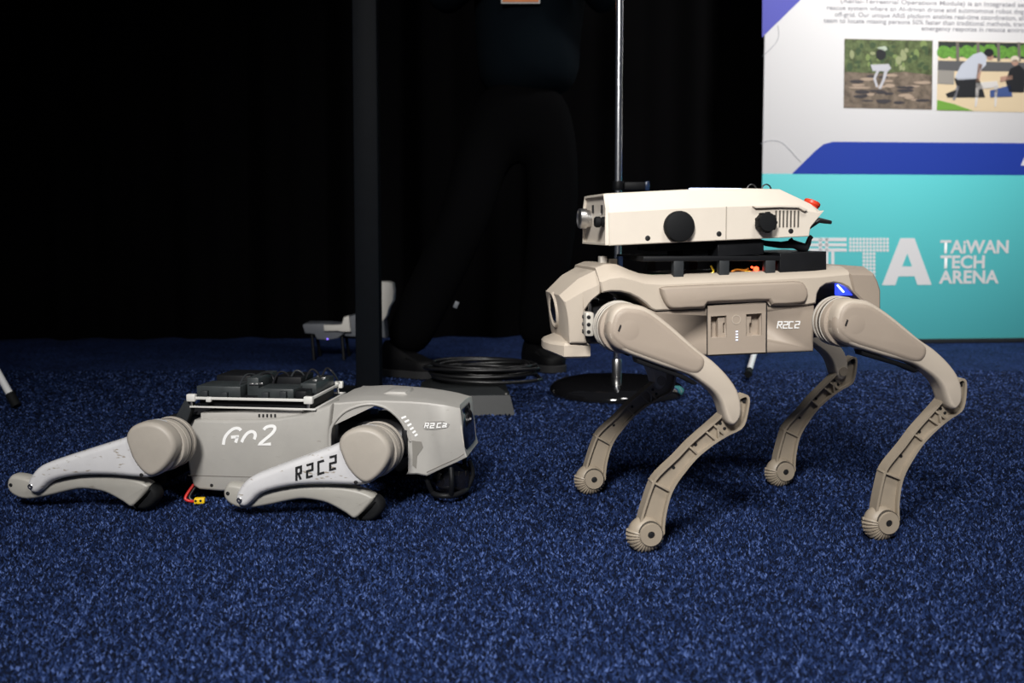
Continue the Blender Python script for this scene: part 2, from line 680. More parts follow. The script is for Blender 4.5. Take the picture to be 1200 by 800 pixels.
# keep the hips a little apart so the shared plane is right for both
thigh_o = A.pts([(716, 372), (722, 362), (732, 357), (745, 357.5), (757, 360), (769, 367), (786, 380), (802, 394), (822, 412), (838, 424),
                 (854, 440), (866, 457), (871, 474), (870, 490), (862, 499.5), (854, 496), (850, 485), (846, 473),
                 (838, 461), (823, 449), (808, 440), (780, 431), (752, 421), (734, 414), (720, 405), (713, 392)], TH_V)
cover_o = A.pts([(716, 373), (722, 363), (732, 358), (745, 358.5), (757, 361), (769, 368), (786, 381), (802, 395), (818, 408.5), (828, 417),
                 (830, 425), (828, 433), (821, 440), (812, 441), (800, 437.5), (780, 430), (752, 420), (734, 413), (720, 404), (713, 391)], TH_V)
calf_px = [(873, 462), (878.5, 466), (878, 476), (874.5, 493), (869, 502.5), (856, 509), (843, 516.5), (831, 525), (820, 534), (811, 543.5), (803, 553.5), (795, 564),
           (789, 574.5), (785, 585), (782, 597), (780, 608), (779, 618), (776, 630), (750, 630), (749, 618), (751.5, 605), (756, 590), (761, 575), (767, 561), (778, 549), (793, 535), (808, 519), (826, 503), (842, 489), (853, 478), (862, 468)]
CA_V = -(VL + 0.010)
calf_o = A.pts(calf_px, CA_V)
cal = lambda x, y: Vector(A.at(x, y, CA_V))
KNEE0c = Vector(A.at(860, 484, CA_V))
ribs_px = [((764, 564), (788, 577)), ((806, 521), (820, 534)), ((826, 504), (841, 517)), ((835, 496), (851, 511)), ((842, 502), (843, 515))]
ribs = [(cal(*a), cal(*b)) for a, b in ribs_px]
pins = [cal(*p) for p in ((791, 549), (817, 522), (846, 497), (851, 503))]
L1 = (KNEE0 - HIP_F).length
L2 = (FOOT0 - KNEE0).length
ANG1 = math.atan2(*(KNEE0 - HIP_F).yx)
ANG2 = math.atan2(*(FOOT0 - KNEE0).yx)


def placer(p0, ang0, p1, ang1):
    """rigid move in the side plane that takes (p0, ang0) to (p1, ang1)"""
    a = ang1 - ang0
    c, s = math.cos(a), math.sin(a)
    return lambda q: (p1.x + c * (q[0] - p0.x) - s * (q[1] - p0.y), p1.y + s * (q[0] - p0.x) + c * (q[1] - p0.y))


def standing_leg(root, hip, foot, side, vfoot):
    """side -1 near, +1 far; vfoot is the lateral centre of calf and foot"""
    d = foot - hip
    D = min(d.length, (L1 + L2) * 0.999)
    base = math.atan2(d.y, d.x)
    ca = math.acos(max(-1, min(1, (L1 * L1 + D * D - L2 * L2) / (2 * L1 * D))))
    a1 = base + ca
    knee = hip + Vector((math.cos(a1), math.sin(a1))) * L1
    a2 = math.atan2(*(foot - knee).yx)
    T = placer(HIP_F, ANG1, hip, a1)
    K = placer(KNEE0, ANG2, knee, a2)
    vc = vfoot
    o = -1 if side < 0 else 1
    # thigh: from the outer face inwards
    vo = vc + o * 0.031
    th = slab('thigh', [T(p) for p in smooth(thigh_o, 3)], vo - o * 0.003, vo - o * 0.044, M_SHELL, root, 0.0055, 0.011, 5)
    cv = slab('thigh_cover', [T(p) for p in smooth(cover_o, 3)], vo, vo - o * 0.040, M_TAUPE, th, 0.0115, 0.016, 6)
    # underside strip
    bm = bmesh.new()
    und = [T(A.at(x, y, TH_V)) for x, y in ((748, 420), (780, 431.5), (806, 441), (822, 450.5), (816, 452.5), (800, 444.5), (776, 436), (750, 427))]
    add_slab(bm, und, vo - o * 0.012, vo - o * 0.036, 0.002)
    finish('underside_strip', bm, M_BLACK, th)
    # thigh bump under the cover: round motor cap, slightly domed
    hc = Vector((hip.x, 0, hip.y))
    R = 0.031
    dm = lathe('motor_cap', (hip.x, vo - o * 0.0139, hip.y), (0, o, 0), [(R * 1.02, 0), (R, 0.006), (R * 0.94, 0.0092), (R * 0.85, 0.0112), (0.7 * R, 0.0128), (0.5 * R, 0.0138), (0.25 * R, 0.0145), (0, 0.0147)], M_TAUPE, th, 48, 60)
    slit = T(A.at(726, 384, TH_V))
    box('slot', (slit[0], vo + o * 0.0005, slit[1]), (0.0018, 0.003, 0.009), M_PRINTK, th, 0, Matrix.Rotation(0.35, 3, 'Y'))
    # hip drum with pale bands
    vin = vo - o * 0.040
    dr = lathe('hip_motor', (hip.x, vin + o * 0.012, hip.y), (0, -o, 0), drum_prof(0.037, 0.042, 0.003), M_TAUPE, root, 40)
    for k, (off, rad, wd) in enumerate(((0.012, 0.0382, 0.0018), (0.016, 0.0376, 0.003), (0.023, 0.0382, 0.0018), (0.033, 0.0382, 0.005))):
        lathe('band', (hip.x, vin + o * 0.012 - o * off, hip.y), (0, -o, 0), drum_prof(rad, wd, 0.0005), M_BAND if k != 1 else M_MOTOR, dr, 40)
    # calf
    co = [K(p) for p in calf_o]
    cs = smooth(co, 2)
    bm = bmesh.new()
    add_slab(bm, inset(cs, 0.0025), vc - 0.003, vc + 0.003, 0)
    cf = finish('calf', bm, M_CALF, root)
    bm = bmesh.new()
    ring_slab(bm, cs, 0.0036, vc - 0.0105, vc + 0.0105)
    finish('calf_rim', bm, M_CALF, cf)
    for p, q in ribs:
        p, q = Vector(K(p)), Vector(K(q))
        m = (p + q) / 2
        ang = math.atan2(q.y - p.y, q.x - p.x)
        box('rib', (m.x, vc, m.y), ((q - p).length, 0.019, 0.0030), M_CALF, cf, 0.0006, Matrix.Rotation(-ang, 3, 'Y'))
    for p in pins:
        p = K(p)
        lathe('screw_hole', (p[0], vc - 0.0036, p[1]), (0, 1, 0), drum_prof(0.0026, 0.0072, 0.0004), M_PRINTK, cf, 12)
    lug = K(cal(874.5, 470))
    lathe('lug_hole', (lug[0], vc - 0.0044, lug[1]), (0, 1, 0), drum_prof(0.0042, 0.0088, 0.0004), M_PRINTK, cf, 16)
    # knee pin on the inner face of the thigh
    lathe('knee_pin', (knee.x, vo - o * 0.046, knee.y), (0, o, 0), [(0.0085, 0), (0.0085, 0.004), (0.004, 0.004), (0.004, 0.003), (0, 0.003)], M_CALF, th, 20)
    # foot
    ft = bmesh.new()
    prof = []
    for k in range(13):
        a = -PI / 2 + PI * k / 12
        prof.append((max(0.0, FR * 0.95 * math.cos(a) ** 0.75) if 0 < k < 12 else 0.0, 0.0185 * math.sin(a)))
    add_lathe(ft, (foot.x, vc, foot.y), (0, 1, 0), prof, 32)
    fo = finish('foot', ft, M_CALF, root)
    bm = bmesh.new()
    for k in range(17):
        a = PI * 0.93 + 1.14 * PI * k / 16
        for sgn in (-1, 1):
            path = []
            for j in range(6):
                b = 0.06 + 1.22 * j / 5
                rr = FR * 0.955 * math.cos(b) ** 0.75
                aa = a + sgn * 0.10 * j / 5
                path.append((foot.x + rr * math.cos(aa), vc + sgn * 0.0185 * math.sin(b), foot.y + rr * math.sin(aa)))
            add_tube(bm, path, [0.0027, 0.0027, 0.0025, 0.0022, 0.0018, 0.0008], 5)
    finish('tread', bm, M_CALF, fo)
    for sgn in (-1, 1):
        cap = lathe('foot_cap', (foot.x + 0.004, vc + sgn * 0.010, foot.y + 0.003), (0, sgn, 0), [(0.0172, 0), (0.0172, 0.009), (0.0165, 0.0103), (0.0054, 0.0103), (0.0054, 0.0085), (0, 0.0085)], M_CALF, fo, 28)
        lathe('cap_groove', (foot.x + 0.004, vc + sgn * 0.010, foot.y + 0.003), (0, sgn, 0), drum_prof(0.0186, 0.0072, 0.0004), mat('groove_brown', (0.05, 0.042, 0.033), 0.7), fo, 28)
    lathe('bolt_hole', (foot.x + 0.004, vc - 0.0192, foot.y + 0.003), (0, 1, 0), drum_prof(0.0052, 0.0384, 0.0003), M_PRINTK, fo, 14)
    return th


hipf, hipr = HIP_F.copy(), HIP_R.copy()
standing_leg(dogA, hipf, Vector((feet[0].x, FR)), -1, VN)
standing_leg(dogA, hipr, Vector((feet[1].x, FR)), -1, VN)
standing_leg(dogA, hipf, Vector((feet[2].x, FR)), 1, VF)
standing_leg(dogA, hipr, Vector((feet[3].x, FR)), 1, VF)

# --- trunk
TV = 0.094
SV = 0.100
trunk = slab('trunk', A.pts([(746, 363), (955, 355), (954, 412), (830, 416.5), (768, 419), (746, 405)], -TV), -TV, TV, M_TAUPE, dogA, 0.004, 0.004)


def cut(o, quads, v0, v1):
    """sink rectangular pockets into a part"""
    bm = bmesh.new()
    for q in quads:
        add_slab(bm, q, v0, v1, 0)
    c = finish('cutter', bm, M_PRINTK)
    c.parent = o.parent
    md = o.modifiers.new('pockets', 'BOOLEAN')
    md.operation = 'DIFFERENCE'
    md.object = c
    md.solver = 'EXACT'
    bpy.context.view_layer.update()
    me = bpy.data.meshes.new_from_object(o.evaluated_get(bpy.context.evaluated_depsgraph_get()))
    o.modifiers.clear()
    o.data = me
    bpy.data.objects.remove(c)


shell_px = [(703, 329.5), (715, 325), (728, 323.5), (742, 326.5), (757, 331), (775, 332), (830, 329.5), (900, 326.5), (960, 323.5), (996, 320),
            (1000, 342), (994, 336.5), (986, 332.5), (977, 331), (968, 332.8), (961.5, 337.5), (958, 344), (956.5, 355.5), (945, 357.5),
            (903, 358.5), (899, 353), (829, 356), (826, 361.5), (768, 364), (763, 361.5), (757, 355.5), (748, 349), (738, 344), (727, 341.5), (716, 341.3), (706, 343)]
shell_o = A.pts(shell_px, -SV)
LFT = [0.019, 0.019, 0.017, 0.013, 0.012, 0.011, 0.010, 0.010, 0.010, 0.010]
up = [(u, z + (LFT[i] if i < 10 else 0.0)) for i, (u, z) in enumerate(shell_o)]
bm = bmesh.new()
lay = [(-SV, inset(shell_o, 0.0022)), (-SV + 0.0022, shell_o), (-SV + 0.007, [(u, z + (0.004 if i < 10 else 0)) for i, (u, z) in enumerate(shell_o)]),
       (-SV + 0.03, up), (SV - 0.03, up), (SV - 0.007, [(u, z + (0.004 if i < 10 else 0)) for i, (u, z) in enumerate(shell_o)]), (SV - 0.0022, shell_o), (SV, inset(shell_o, 0.0022))]
add_layers(bm, lay)
shell = finish('upper_shell', bm, M_SHELL, dogA, 28)
tail_px = [(996, 320), (1012, 320), (1024.5, 320.5), (1029, 329), (1032.5, 340), (1032.5, 362), (1026, 378), (1014, 378), (1010, 352), (1000, 342)]
tail_o = A.pts(tail_px, -SV)
upt = [(u, z + (0.010 if i < 3 else 0)) for i, (u, z) in enumerate(tail_o)]
bm = bmesh.new()
add_layers(bm, [(-SV, inset(tail_o, 0.003)), (-SV + 0.003, tail_o), (-SV + 0.035, upt), (SV - 0.035, upt), (SV - 0.003, tail_o), (SV, inset(tail_o, 0.003))])
finish('tail_shell', bm, M_TAUPE, dogA, 28)
for s in (-1, 1):
    pill = smooth(A.pts([(775, 336), (800, 334.5), (860, 332), (915, 329.8), (936, 329.6), (943, 335), (945.5, 343), (943, 351), (937, 355.2), (903, 356.8), (899.5, 351.5), (860, 353),
                         (828, 354.5), (825, 360), (805, 361), (787, 361.8), (780, 357.5), (775, 348), (772.8, 340)], -SV), 2)
    slab('side_rail', pill, s * (SV - 0.006), s * (SV + 0.0085), M_TAUPE, shell, 0.0045, 0.0085, 5)
    for gp in ([(768, 362.6), (826, 360.0), (826, 362.2), (768, 365.0)], [(900, 356.8), (954, 354.4), (954, 356.6), (900, 359.2)]):
        slab('gap', A.pts(gp, -TV), s * (TV - 0.004), s * (TV + 0.0012), M_PRINTK, trunk, 0)


def bil(q, s, t):
    a = Vector(q[0]).lerp(Vector(q[1]), s)
    b = Vector(q[3]).lerp(Vector(q[2]), s)
    return a.lerp(b, t)


def plate_with_holes(name, quad, holes, vface, depth, m, parent, o=-1):
    """quad: four (u,z) corners tl,tr,br,bl; holes in unit coords (s0,t0,s1,t1)"""
    xs = sorted({0, 1, *[h[0] for h in holes], *[h[2] for h in holes]})
    ys = sorted({0, 1, *[h[1] for h in holes], *[h[3] for h in holes]})
    bm = bmesh.new()
    cell = lambda i, j: any(h[0] <= xs[i] + 1e-6 and xs[i + 1] <= h[2] + 1e-6 and h[1] <= ys[j] + 1e-6 and ys[j + 1] <= h[3] + 1e-6 for h in holes)
    vf, vb = {}, {}
    for i, x in enumerate(xs):
        for j, y in enumerate(ys):
            p = bil(quad, x, y)
            vf[i, j] = bm.verts.new((p.x, vface, p.y))
            vb[i, j] = bm.verts.new((p.x, vface - o * depth, p.y))
    nx, ny = len(xs) - 1, len(ys) - 1
    solid = lambda i, j: 0 <= i < nx and 0 <= j < ny and not cell(i, j)
    for i in range(nx):
        for j in range(ny):
            if not solid(i, j): continue
            bm.faces.new((vf[i, j], vf[i + 1, j], vf[i + 1, j + 1], vf[i, j + 1]))
            bm.faces.new((vb[i, j], vb[i, j + 1], vb[i + 1, j + 1], vb[i + 1, j]))
            for (di, dj, a, b) in ((-1, 0, (i, j), (i, j + 1)), (1, 0, (i + 1, j), (i + 1, j + 1)), (0, -1, (i, j), (i + 1, j)), (0, 1, (i, j + 1), (i + 1, j + 1))):
                if not solid(i + di, j + dj):
                    bm.faces.new((vf[a], vf[b], vb[b], vb[a]))
    return finish(name, bm, m, parent)


# battery panel
bq = A.pts([(829.5, 358.3), (897.6, 353.6), (897.2, 412.6), (829.7, 415.6)], -TV - 0.003)
HOLES = [(0.05, 0.22, 0.32, 0.66), (0.66, 0.22, 0.93, 0.66)]
pk = [[tuple(bil(bq, x_, y_)) for x_, y_ in ((h[0], h[1]), (h[2], h[1]), (h[2], h[3]), (h[0], h[3]))] for h in HOLES]
cut(trunk, pk, -TV - 0.01, -TV + 0.013)
gq = A.pts([(827.9, 356.6), (899, 351.8), (898.7, 414.2), (828.0, 417.2)], -TV)
plate_with_holes('panel_groove', gq, [(0.06, 0.225, 0.325, 0.655), (0.655, 0.225, 0.925, 0.655)], -TV - 0.0006, 0.003, M_PRINTK, trunk)
pan = plate_with_holes('battery', bq, HOLES, -TV - 0.003, 0.0025, M_TAUPE, dogA)
for px in (846.5, 877.5):
    q = A.pts([(px - 4, 371.5), (px + 4, 371), (px + 4, 378), (px + 2, 379), (px + 2, 390), (px + 4.5, 391), (px + 4.5, 395), (px - 4, 395.5)], -TV - 0.002)
    slab('grip_tab', q, -TV + 0.002, -TV + 0.0135, M_TAUPE, pan, 0.0005)
q = A.at(862.8, 374.3, -TV - 0.003)
bm = bmesh.new()
circ = [(q[0] + 0.0072 * math.cos(2 * PI * k / 28), q[1] + 0.0072 * math.sin(2 * PI * k / 28)) for k in range(28)]
ring_slab(bm, circ, 0.0009, -TV - 0.0036, -TV - 0.002)
finish('power_button', bm, M_SHELL, pan)
for k in range(4):
    q = A.at(863.4, 388.3 + 3.3 * k, -TV - 0.003)
    box('indicator_light', (q[0], -TV - 0.0032, q[1]), (0.0036, 0.001, 0.0020), M_WHITELED, pan, 0)


def px_put(fr, v):
    def put(x, y, h):
        u, z = fr.at(x, y, v)
        return (u, v - h, z)
    return put


def z8(lst, ox, oy, s): return [[(ox + x / s, oy + y / s) for x, y in ln] for ln in lst]


R2C2A = z8([[(475, 671), (480, 643), (496, 643), (494, 656), (479, 657)], [(485, 657), (493, 671)],
            [(503, 643), (521, 643), (519, 656), (502, 657), (500, 670), (518, 670)],
            [(545, 643), (528, 643), (524, 670), (541, 670)],
            [(553, 642), (571, 642), (569, 655), (552, 656), (550, 669), (568, 669)]], 780, 200, 3.636)
bm = bmesh.new()
add_strokes(bm, R2C2A, 1.15, px_put(A, -TV - 0.0002), 0.0006)
tag(finish('lettering', bm, M_PRINTW, trunk), 'white R2C2 lettering')

# --- head
HV = 0.092
HK = [1.0, 0.90, 0.79, 0.77, 0.77, 0.77, 0.82, 0.84, 0.86, 0.93, 1.0]
head_side = [(704, 331), (682, 341), (661, 353), (666, 369), (667, 392), (668, 402), (688, 402), (686, 395), (686, 363), (694, 352), (704, 344)]
ho = [A.at(x, y, -HV * k) for (x, y), k in zip(head_side, HK)]
dz = [0.019, 0.018, 0.008, 0, 0, 0, 0, 0, 0, 0, 0]
dx = [0.0, -0.001, -0.004, -0.007, -0.005, -0.003, 0, 0, 0, 0, 0]
h2 = [(u + dx[i], z + dz[i]) for i, (u, z) in enumerate(ho)]
bm = bmesh.new()
rows = []
for f, pl_ in ((-1.0, inset(ho, 0.002)), (-0.975, ho), (-0.74, h2), (0.74, h2), (0.975, ho), (1.0, inset(ho, 0.002))):
    rows.append([bm.verts.new((u, f * HV * k, z)) for (u, z), k in zip(pl_, HK)])
for r0, r1 in zip(rows[:-1], rows[1:]):
    for i in range(len(ho)):
        j = (i + 1) % len(ho)
        bm.faces.new((r0[i], r0[j], r1[j], r1[i]))
bm.faces.new(rows[0]); bm.faces.new(rows[-1][::-1])
bmesh.ops.triangulate(bm, faces=[f for f in bm.faces if len(f.verts) > 4])
head = finish('head', bm, M_SHELL, dogA, 24)
# face lens recess on the front
fu = h2[3][0]
fz = (h2[2][1] + h2[4][1]) / 2 + 0.004
nx = Vector((h2[4][0] - h2[2][0], h2[4][1] - h2[2][1])).normalized()
fn = Vector((nx.y, 0, -nx.x))
if fn.x > 0: fn = -fn
lathe('face_ring', (fu + 0.006, 0, fz), fn, [(0.029, 0), (0.029, 0.0075), (0.027, 0.010), (0.024, 0.0085), (0.0235, 0.004), (0, 0.004)], M_SHELL, head, 36)
lathe('face_lens', (fu + 0.002, 0, fz), fn, [(0.0235, 0), (0.0235, 0.0025), (0.016, 0.006), (0, 0.008)], M_GLASS, head, 36)
# lidar guard under the face
GV = 0.066
gb = A.at(692, 410, -GV)[0]
gm = A.at(661, 410, -GV)[0]
gf = A.at(645, 410, -0.040)[0]
gz0, gz1 = A.at(690, 419.5, -GV)[1], A.at(690, 404, -GV)[1]
plan = [(gb, -GV), (gm, -GV), (gf, -0.036), (gf - 0.004, 0.0), (gf, 0.036), (gm, GV), (gb, GV)]
bm = bmesh.new()
rows = []
for zz, ins, drop in ((gz0, 0.004, 0.0), (gz0 + 0.003, 0.0, 0.0), (gz1 - 0.001, 0.0, 0.001), (gz1 + 0.003, 0.0035, 0.001), (gz1 + 0.010, 0.020, 0.0)):
    rows.append([bm.verts.new((u, v, zz + (0.006 if (k in (2, 3, 4) and zz < gz0 + 0.01) else 0))) for k, (u, v) in enumerate(inset(plan, ins))])
for r0, r1 in zip(rows[:-1], rows[1:]):
    for i in range(7):
        j = (i + 1) % 7
        bm.faces.new((r0[i], r0[j], r1[j], r1[i]))
bm.faces.new(rows[0]); bm.faces.new(list(reversed(rows[-1])))
finish('chin_guard', bm, M_SHELL, head, 24)
# little fittings on the nape
for (x, y, wd, ht, m) in ((706, 312.5, 0.011, 0.012, M_BAND), (717, 314.5, 0.014, 0.009, M_BAND), (726, 312.5, 0.007, 0.012, M_BLUELED)):
    q = A.at(x, y, 0.0)
    box('nape_fitting', (q[0], 0.0, q[1] + 0.004), (wd, 0.016, ht + 0.014), m if m is not M_BLUELED else mat('blue_plastic', (0.05, 0.12, 0.35), 0.4), head, 0.001)

# --- hip joints inside the arches
for hip in (hipf, hipr):
    for s in (-1, 1):
        hj = lathe('hip_joint', (hip.x - (0.036 if hip is hipf else 0.022), s * 0.050, hip.y - 0.004), (1, 0, 0), drum_prof(0.031, 0.066 if hip is hipf else 0.058, 0.004), M_MOTOR, dogA, 32)
        sg = 1 if hip is hipf else -1
        box('hip_bracket', (hip.x - sg * 0.040, s * 0.112, hip.y + 0.002), (0.013, 0.022, 0.036), M_BAND, hj, 0.003)
        for zz in (-0.011, 0.0, 0.011):
            lathe('bracket_bolt', (hip.x - sg * 0.042, s * 0.1225, hip.y + 0.002 + zz), (0, s, 0), drum_prof(0.0030, 0.0015, 0.0004), M_MOTOR, hj, 10)
            lathe('bracket_bolt', (hip.x - sg * 0.0475, s * 0.112, hip.y + 0.002 + zz), (-sg, 0, 0), drum_prof(0.0030, 0.0015, 0.0004), M_MOTOR, hj, 10)
        tube('joint_cable', [(hip.x - sg * 0.03, s * 0.05, hip.y + 0.03), (hip.x - sg * 0.030, s * 0.07, hip.y + 0.032), (hip.x - sg * 0.032, s * 0.09, hip.y + 0.026), (hip.x - sg * 0.036, s * 0.105, hip.y + 0.016)], 0.003, M_CABLE, hj, 8, 4)
    # frame plate that carries both joints
    box('joint_frame', (hip.x + (0.044 if hip is hipf else -0.052), 0, hip.y - 0.006), (0.008, 0.15, 0.052), M_BLACK, dogA, 0.003)
box('spine', ((hipf.x + hipr.x) / 2, 0, hipf.y + 0.002), (hipr.x - hipf.x - 0.09, 0.12, 0.05), M_BLACK, dogA, 0.004)
q = A.at(990, 338.5, -0.080)
box('blue_light', (q[0], -0.080, q[1]), (0.030, 0.012, 0.020), M_BLUELED, dogA, 0.002)
q = A.at(985, 338, -0.088)
box('light_tube', (q[0], -0.088, q[1]), (0.016, 0.003, 0.0025), mat('pale_blue_led', (0.3, 0.4, 1), 0.4, emit=(0.35, 0.45, 1.0), estr=3.0), dogA, 0, Matrix.Rotation(0.8, 3, 'Y'))
box('head_neck', (A.at(690, 372, 0)[0] + 0.006, 0, A.at(690, 372, 0)[1]), (0.035, 0.09, 0.05), M_BLACK, dogA, 0.004)
q = A.at(690, 383, -0.05)
lathe('neck_pin', (q[0] + 0.012, -0.05, q[1]), (-1, 0, 0), drum_prof(0.005, 0.016, 0.001), M_STEEL, dogA, 14)

# --- payload tray
PV = 0.080
tz = A.at(850, 303, -PV)[1]
ul = A.at(754, 305, -PV)[0]
ur = A.at(914, 303, -PV)[0]
base_z = A.at(850, 325.5, -SV + 0.03)[1]
tray = box_between('payload_tray', (ul, -PV, tz - 0.004), (ur + 0.002, PV, tz + 0.004), M_BLACK, dogA, 0.0015)
for x in (795.5, 849, 903):
    for s in (-1, 1):
        q = A.at(x, 318, -PV)
        box_between('tray_foot', (q[0] - 0.008, s * PV, base_z - 0.012), (q[0] + 0.008, s * (PV - 0.014), tz - 0.003), M_DARKGREY, tray, 0.001)
slab('tray_box', A.pts([(914, 296.5), (968.5, 294.5), (968.5, 321.8), (914, 323)], -PV), -PV, PV, M_BLACK, tray, 0.001)
slab('tray_block', A.pts([(839, 283), (893, 281), (893, 298), (839, 300.5)], -PV + 0.02), -PV + 0.012, PV - 0.012, M_BLACK, tray, 0.0015)
slab('tray_plate', A.pts([(768, 286.5), (893, 282), (893, 290), (768, 294.5)], -PV + 0.03), -PV + 0.03, PV - 0.03, M_BLACK, tray, 0.001)
slab('tray_riser', A.pts([(800, 292), (830, 290), (830, 304), (800, 305)], -PV + 0.04), -PV + 0.04, PV - 0.04, M_BLACK, tray, 0.001)
box('circuit_board', ((ul + ur) / 2, 0.0, base_z + 0.004), (ur - ul - 0.02, 0.10, 0.003), mat('board_green', (0.01, 0.05, 0.02), 0.5), tray, 0)
for (x, y, v, m, r) in ((885.5, 315, -0.05, M_REDLED, 0.004), (881, 313, -0.045, M_REDLED, 0.0018), (878, 318, -0.05, M_REDLED, 0.0015)):
    q = A.at(x, y, v)
    lathe('red_light', (q[0], v, q[1]), (0, -1, 0), [(r, 0), (r, r), (r * 0.7, r * 1.7), (0, r * 2)], m, tray, 14)
for pts_, m in (([(833, 311), (836, 318), (832, 323), (842, 325)], M_YELLOW), ([(857, 318), (864, 315.5), (872, 316.5), (877, 314)], M_ORANGEWIRE),
                ([(858, 323), (868, 321), (880, 323), (892, 322)], M_GREENWIRE), ([(860, 320), (870, 320), (876, 318), (884, 320)], M_YELLOW)):
    tube('wire', [(*A.at(x, y, -0.055)[:1], -0.055, A.at(x, y, -0.055)[1]) for x, y in pts_], 0.0018, m, tray, 6, 4)

# --- payload case
c1 = A.pts([(713, 248.5), (800, 243.5), (881, 240.5), (914, 240), (958, 248.5), (966, 246.5), (950, 266.5), (948.3, 277), (900, 279.3), (800, 283.8), (714.5, 287.8)], -PV)
c2t = A.pts([(712, 226.5), (800, 222), (875, 220.5), (914, 221.5), (950, 238.5)], -PV + 0.018)
c2t[0] = (c1[0][0], c2t[0][1])
c2 = c2t + [c1[5]] + c1[6:]
c1e = c1
bm = bmesh.new()
add_layers(bm, [(-PV, inset(c1e, 0.0012)), (-PV + 0.0012, c1e), (-PV + 0.017, [(u, z - 0.001 if i < 5 else z) for i, (u, z) in enumerate(c2)]), (-PV + 0.020, c2),
                (PV - 0.020, c2), (PV - 0.017, [(u, z - 0.001 if i < 5 else z) for i, (u, z) in enumerate(c2)]), (PV - 0.0012, c1e), (PV, inset(c1e, 0.0012))])
case = finish('payload_case', bm, M_CREAM, dogA, 18)
sd = lambda x, y, v=-PV: A.at(x, y, v)
q = sd(794.7, 265.3)
kn = lathe('big_knob', (q[0], -PV + 0.001, q[1]), (0, -1, 0), [(0.0235, 0), (0.0240, 0.003), (0.0240, 0.009), (0.0225, 0.0125), (0.017, 0.0145), (0, 0.015)], M_RUBBER, case, 40)
q = sd(894, 260.5)
bm = bmesh.new()
add_lathe(bm, (q[0], -PV + 0.001, q[1]), (0, -1, 0), [(0.013, 0), (0.0135, 0.003), (0.015, 0.006), (0.015, 0.020), (0.0135, 0.023), (0, 0.024)], 24)
for k in range(9):
    a = 2 * PI * k / 9
    add_box(bm, (q[0] + 0.0145 * math.cos(a), -PV - 0.012, q[1] + 0.0145 * math.sin(a)), (0.004, 0.014, 0.004), 0.001, Matrix.Rotation(-a, 3, 'Y'))
finish('small_knob', bm, M_RUBBER, case)
for x, y in ((759, 279), (842.6, 274), (926.8, 270.7)):
    q = sd(x, y)
    lathe('screw_hole', (q[0], -PV - 0.0004, q[1]), (0, 1, 0), drum_prof(0.0042, 0.004, 0.0003), M_PRINTK, case, 16)
s0, s1 = sd(850.5, 242), sd(851.5, 281.3)
box('case_seam', ((s0[0] + s1[0]) / 2, -PV + 0.0005, (s0[1] + s1[1]) / 2), (0.0016, 0.002, s0[1] - s1[1]), mat('seam_shadow', (0.35, 0.31, 0.26), 0.6), case, 0)
hood = A.pts([(881, 241.5), (914, 240.2), (936, 240.6), (945, 246), (941, 247.5), (934, 243.5), (912, 243), (884, 244)], -PV)
slab('vent_hood', hood, -PV + 0.002, -PV - 0.006, M_CREAM, case, 0.0008)
for k in range(7):
    x = 909.2 + 4.35 * k
    p, q = sd(x, 246.5), sd(x, 266)
    box('vent_slot', ((p[0] + q[0]) / 2, -PV + 0.0004, (p[1] + q[1]) / 2), (0.0024, 0.003, p[1] - q[1]), mat('slot_dark', (0.10, 0.09, 0.075), 0.7), case, 0)
# LED strip on the lid
zt = c2[1][1]
p, q = A.at(800, 221, 0), A.at(858, 220, 0)
box('light_strip', ((p[0] + q[0]) / 2, -0.035, zt + 0.001), (q[0] - p[0], 0.012, 0.005), mat('blue_white_led', (0.6, 0.7, 1), 0.4, emit=(0.45, 0.6, 1.0), estr=3.0), case, 0.0008)
# emergency button on the sloped end
sl = Vector((c2[4][0] - c2[3][0], 0, c2[4][1] - c2[3][1])).normalized()
nrm = Vector((-sl.z, 0, sl.x))
if nrm.z < 0: nrm = -nrm
q = A.at(940, 232.5, 0.0)
mid = Vector((c2[3][0], -0.0, c2[3][1])) + sl * ((q[0] - c2[3][0]) / sl.x)
bt = lathe('stop_button', mid + Vector((0, -0.03, 0)) - nrm * 0.001, nrm, [(0.0125, 0), (0.0125, 0.0045), (0.0115, 0.005), (0.0135, 0.0075), (0.0135, 0.0115), (0.012, 0.0130), (0, 0.0135)], M_RED, case, 30)
# cable gland and cables at the rear end
q = A.at(946, 262, -0.02)
tube('rear_cable', [(A.at(945, 268, -0.02)[0], -0.02, A.at(945, 268, -0.02)[1]), (A.at(954, 262, -0.02)[0], -0.02, A.at(954, 262, -0.02)[1]), (A.at(960, 258, -0.02)[0], -0.02, A.at(960, 258, -0.02)[1]), (A.at(974, 260.5, -0.02)[0], -0.02, A.at(974, 260.5, -0.02)[1])], [0.004, 0.004, 0.0045, 0.003], M_CABLE, case, 8)
tube('rear_cable', [(A.at(x, y, -0.05)[0], -0.05, A.at(x, y, -0.05)[1]) for x, y in ((888, 281), (897, 285), (915, 287), (930, 286), (944, 291), (947, 285), (950, 277))], [0.002, 0.0045, 0.0055, 0.007, 0.008, 0.005, 0.003], M_CABLE, case, 8)
tube('rear_cable', [(A.at(x, y, -0.03)[0], -0.03, A.at(x, y, -0.03)[1]) for x, y in ((926, 280), (934, 290), (944, 293), (948, 281), (951, 277))], 0.004, M_CABLE, case, 8, 4)
for x in (881, 898):
    tube('lid_loop', [(A.at(x + dx_, 221 - dy_, 0.03)[0], 0.03, A.at(x + dx_, 221 - dy_, 0.03)[1]) for dx_, dy_ in ((-6, -2), (-4, 3), (0, 5), (4, 3), (6, -2))], 0.0013, M_CABLE, case, 6, 4)
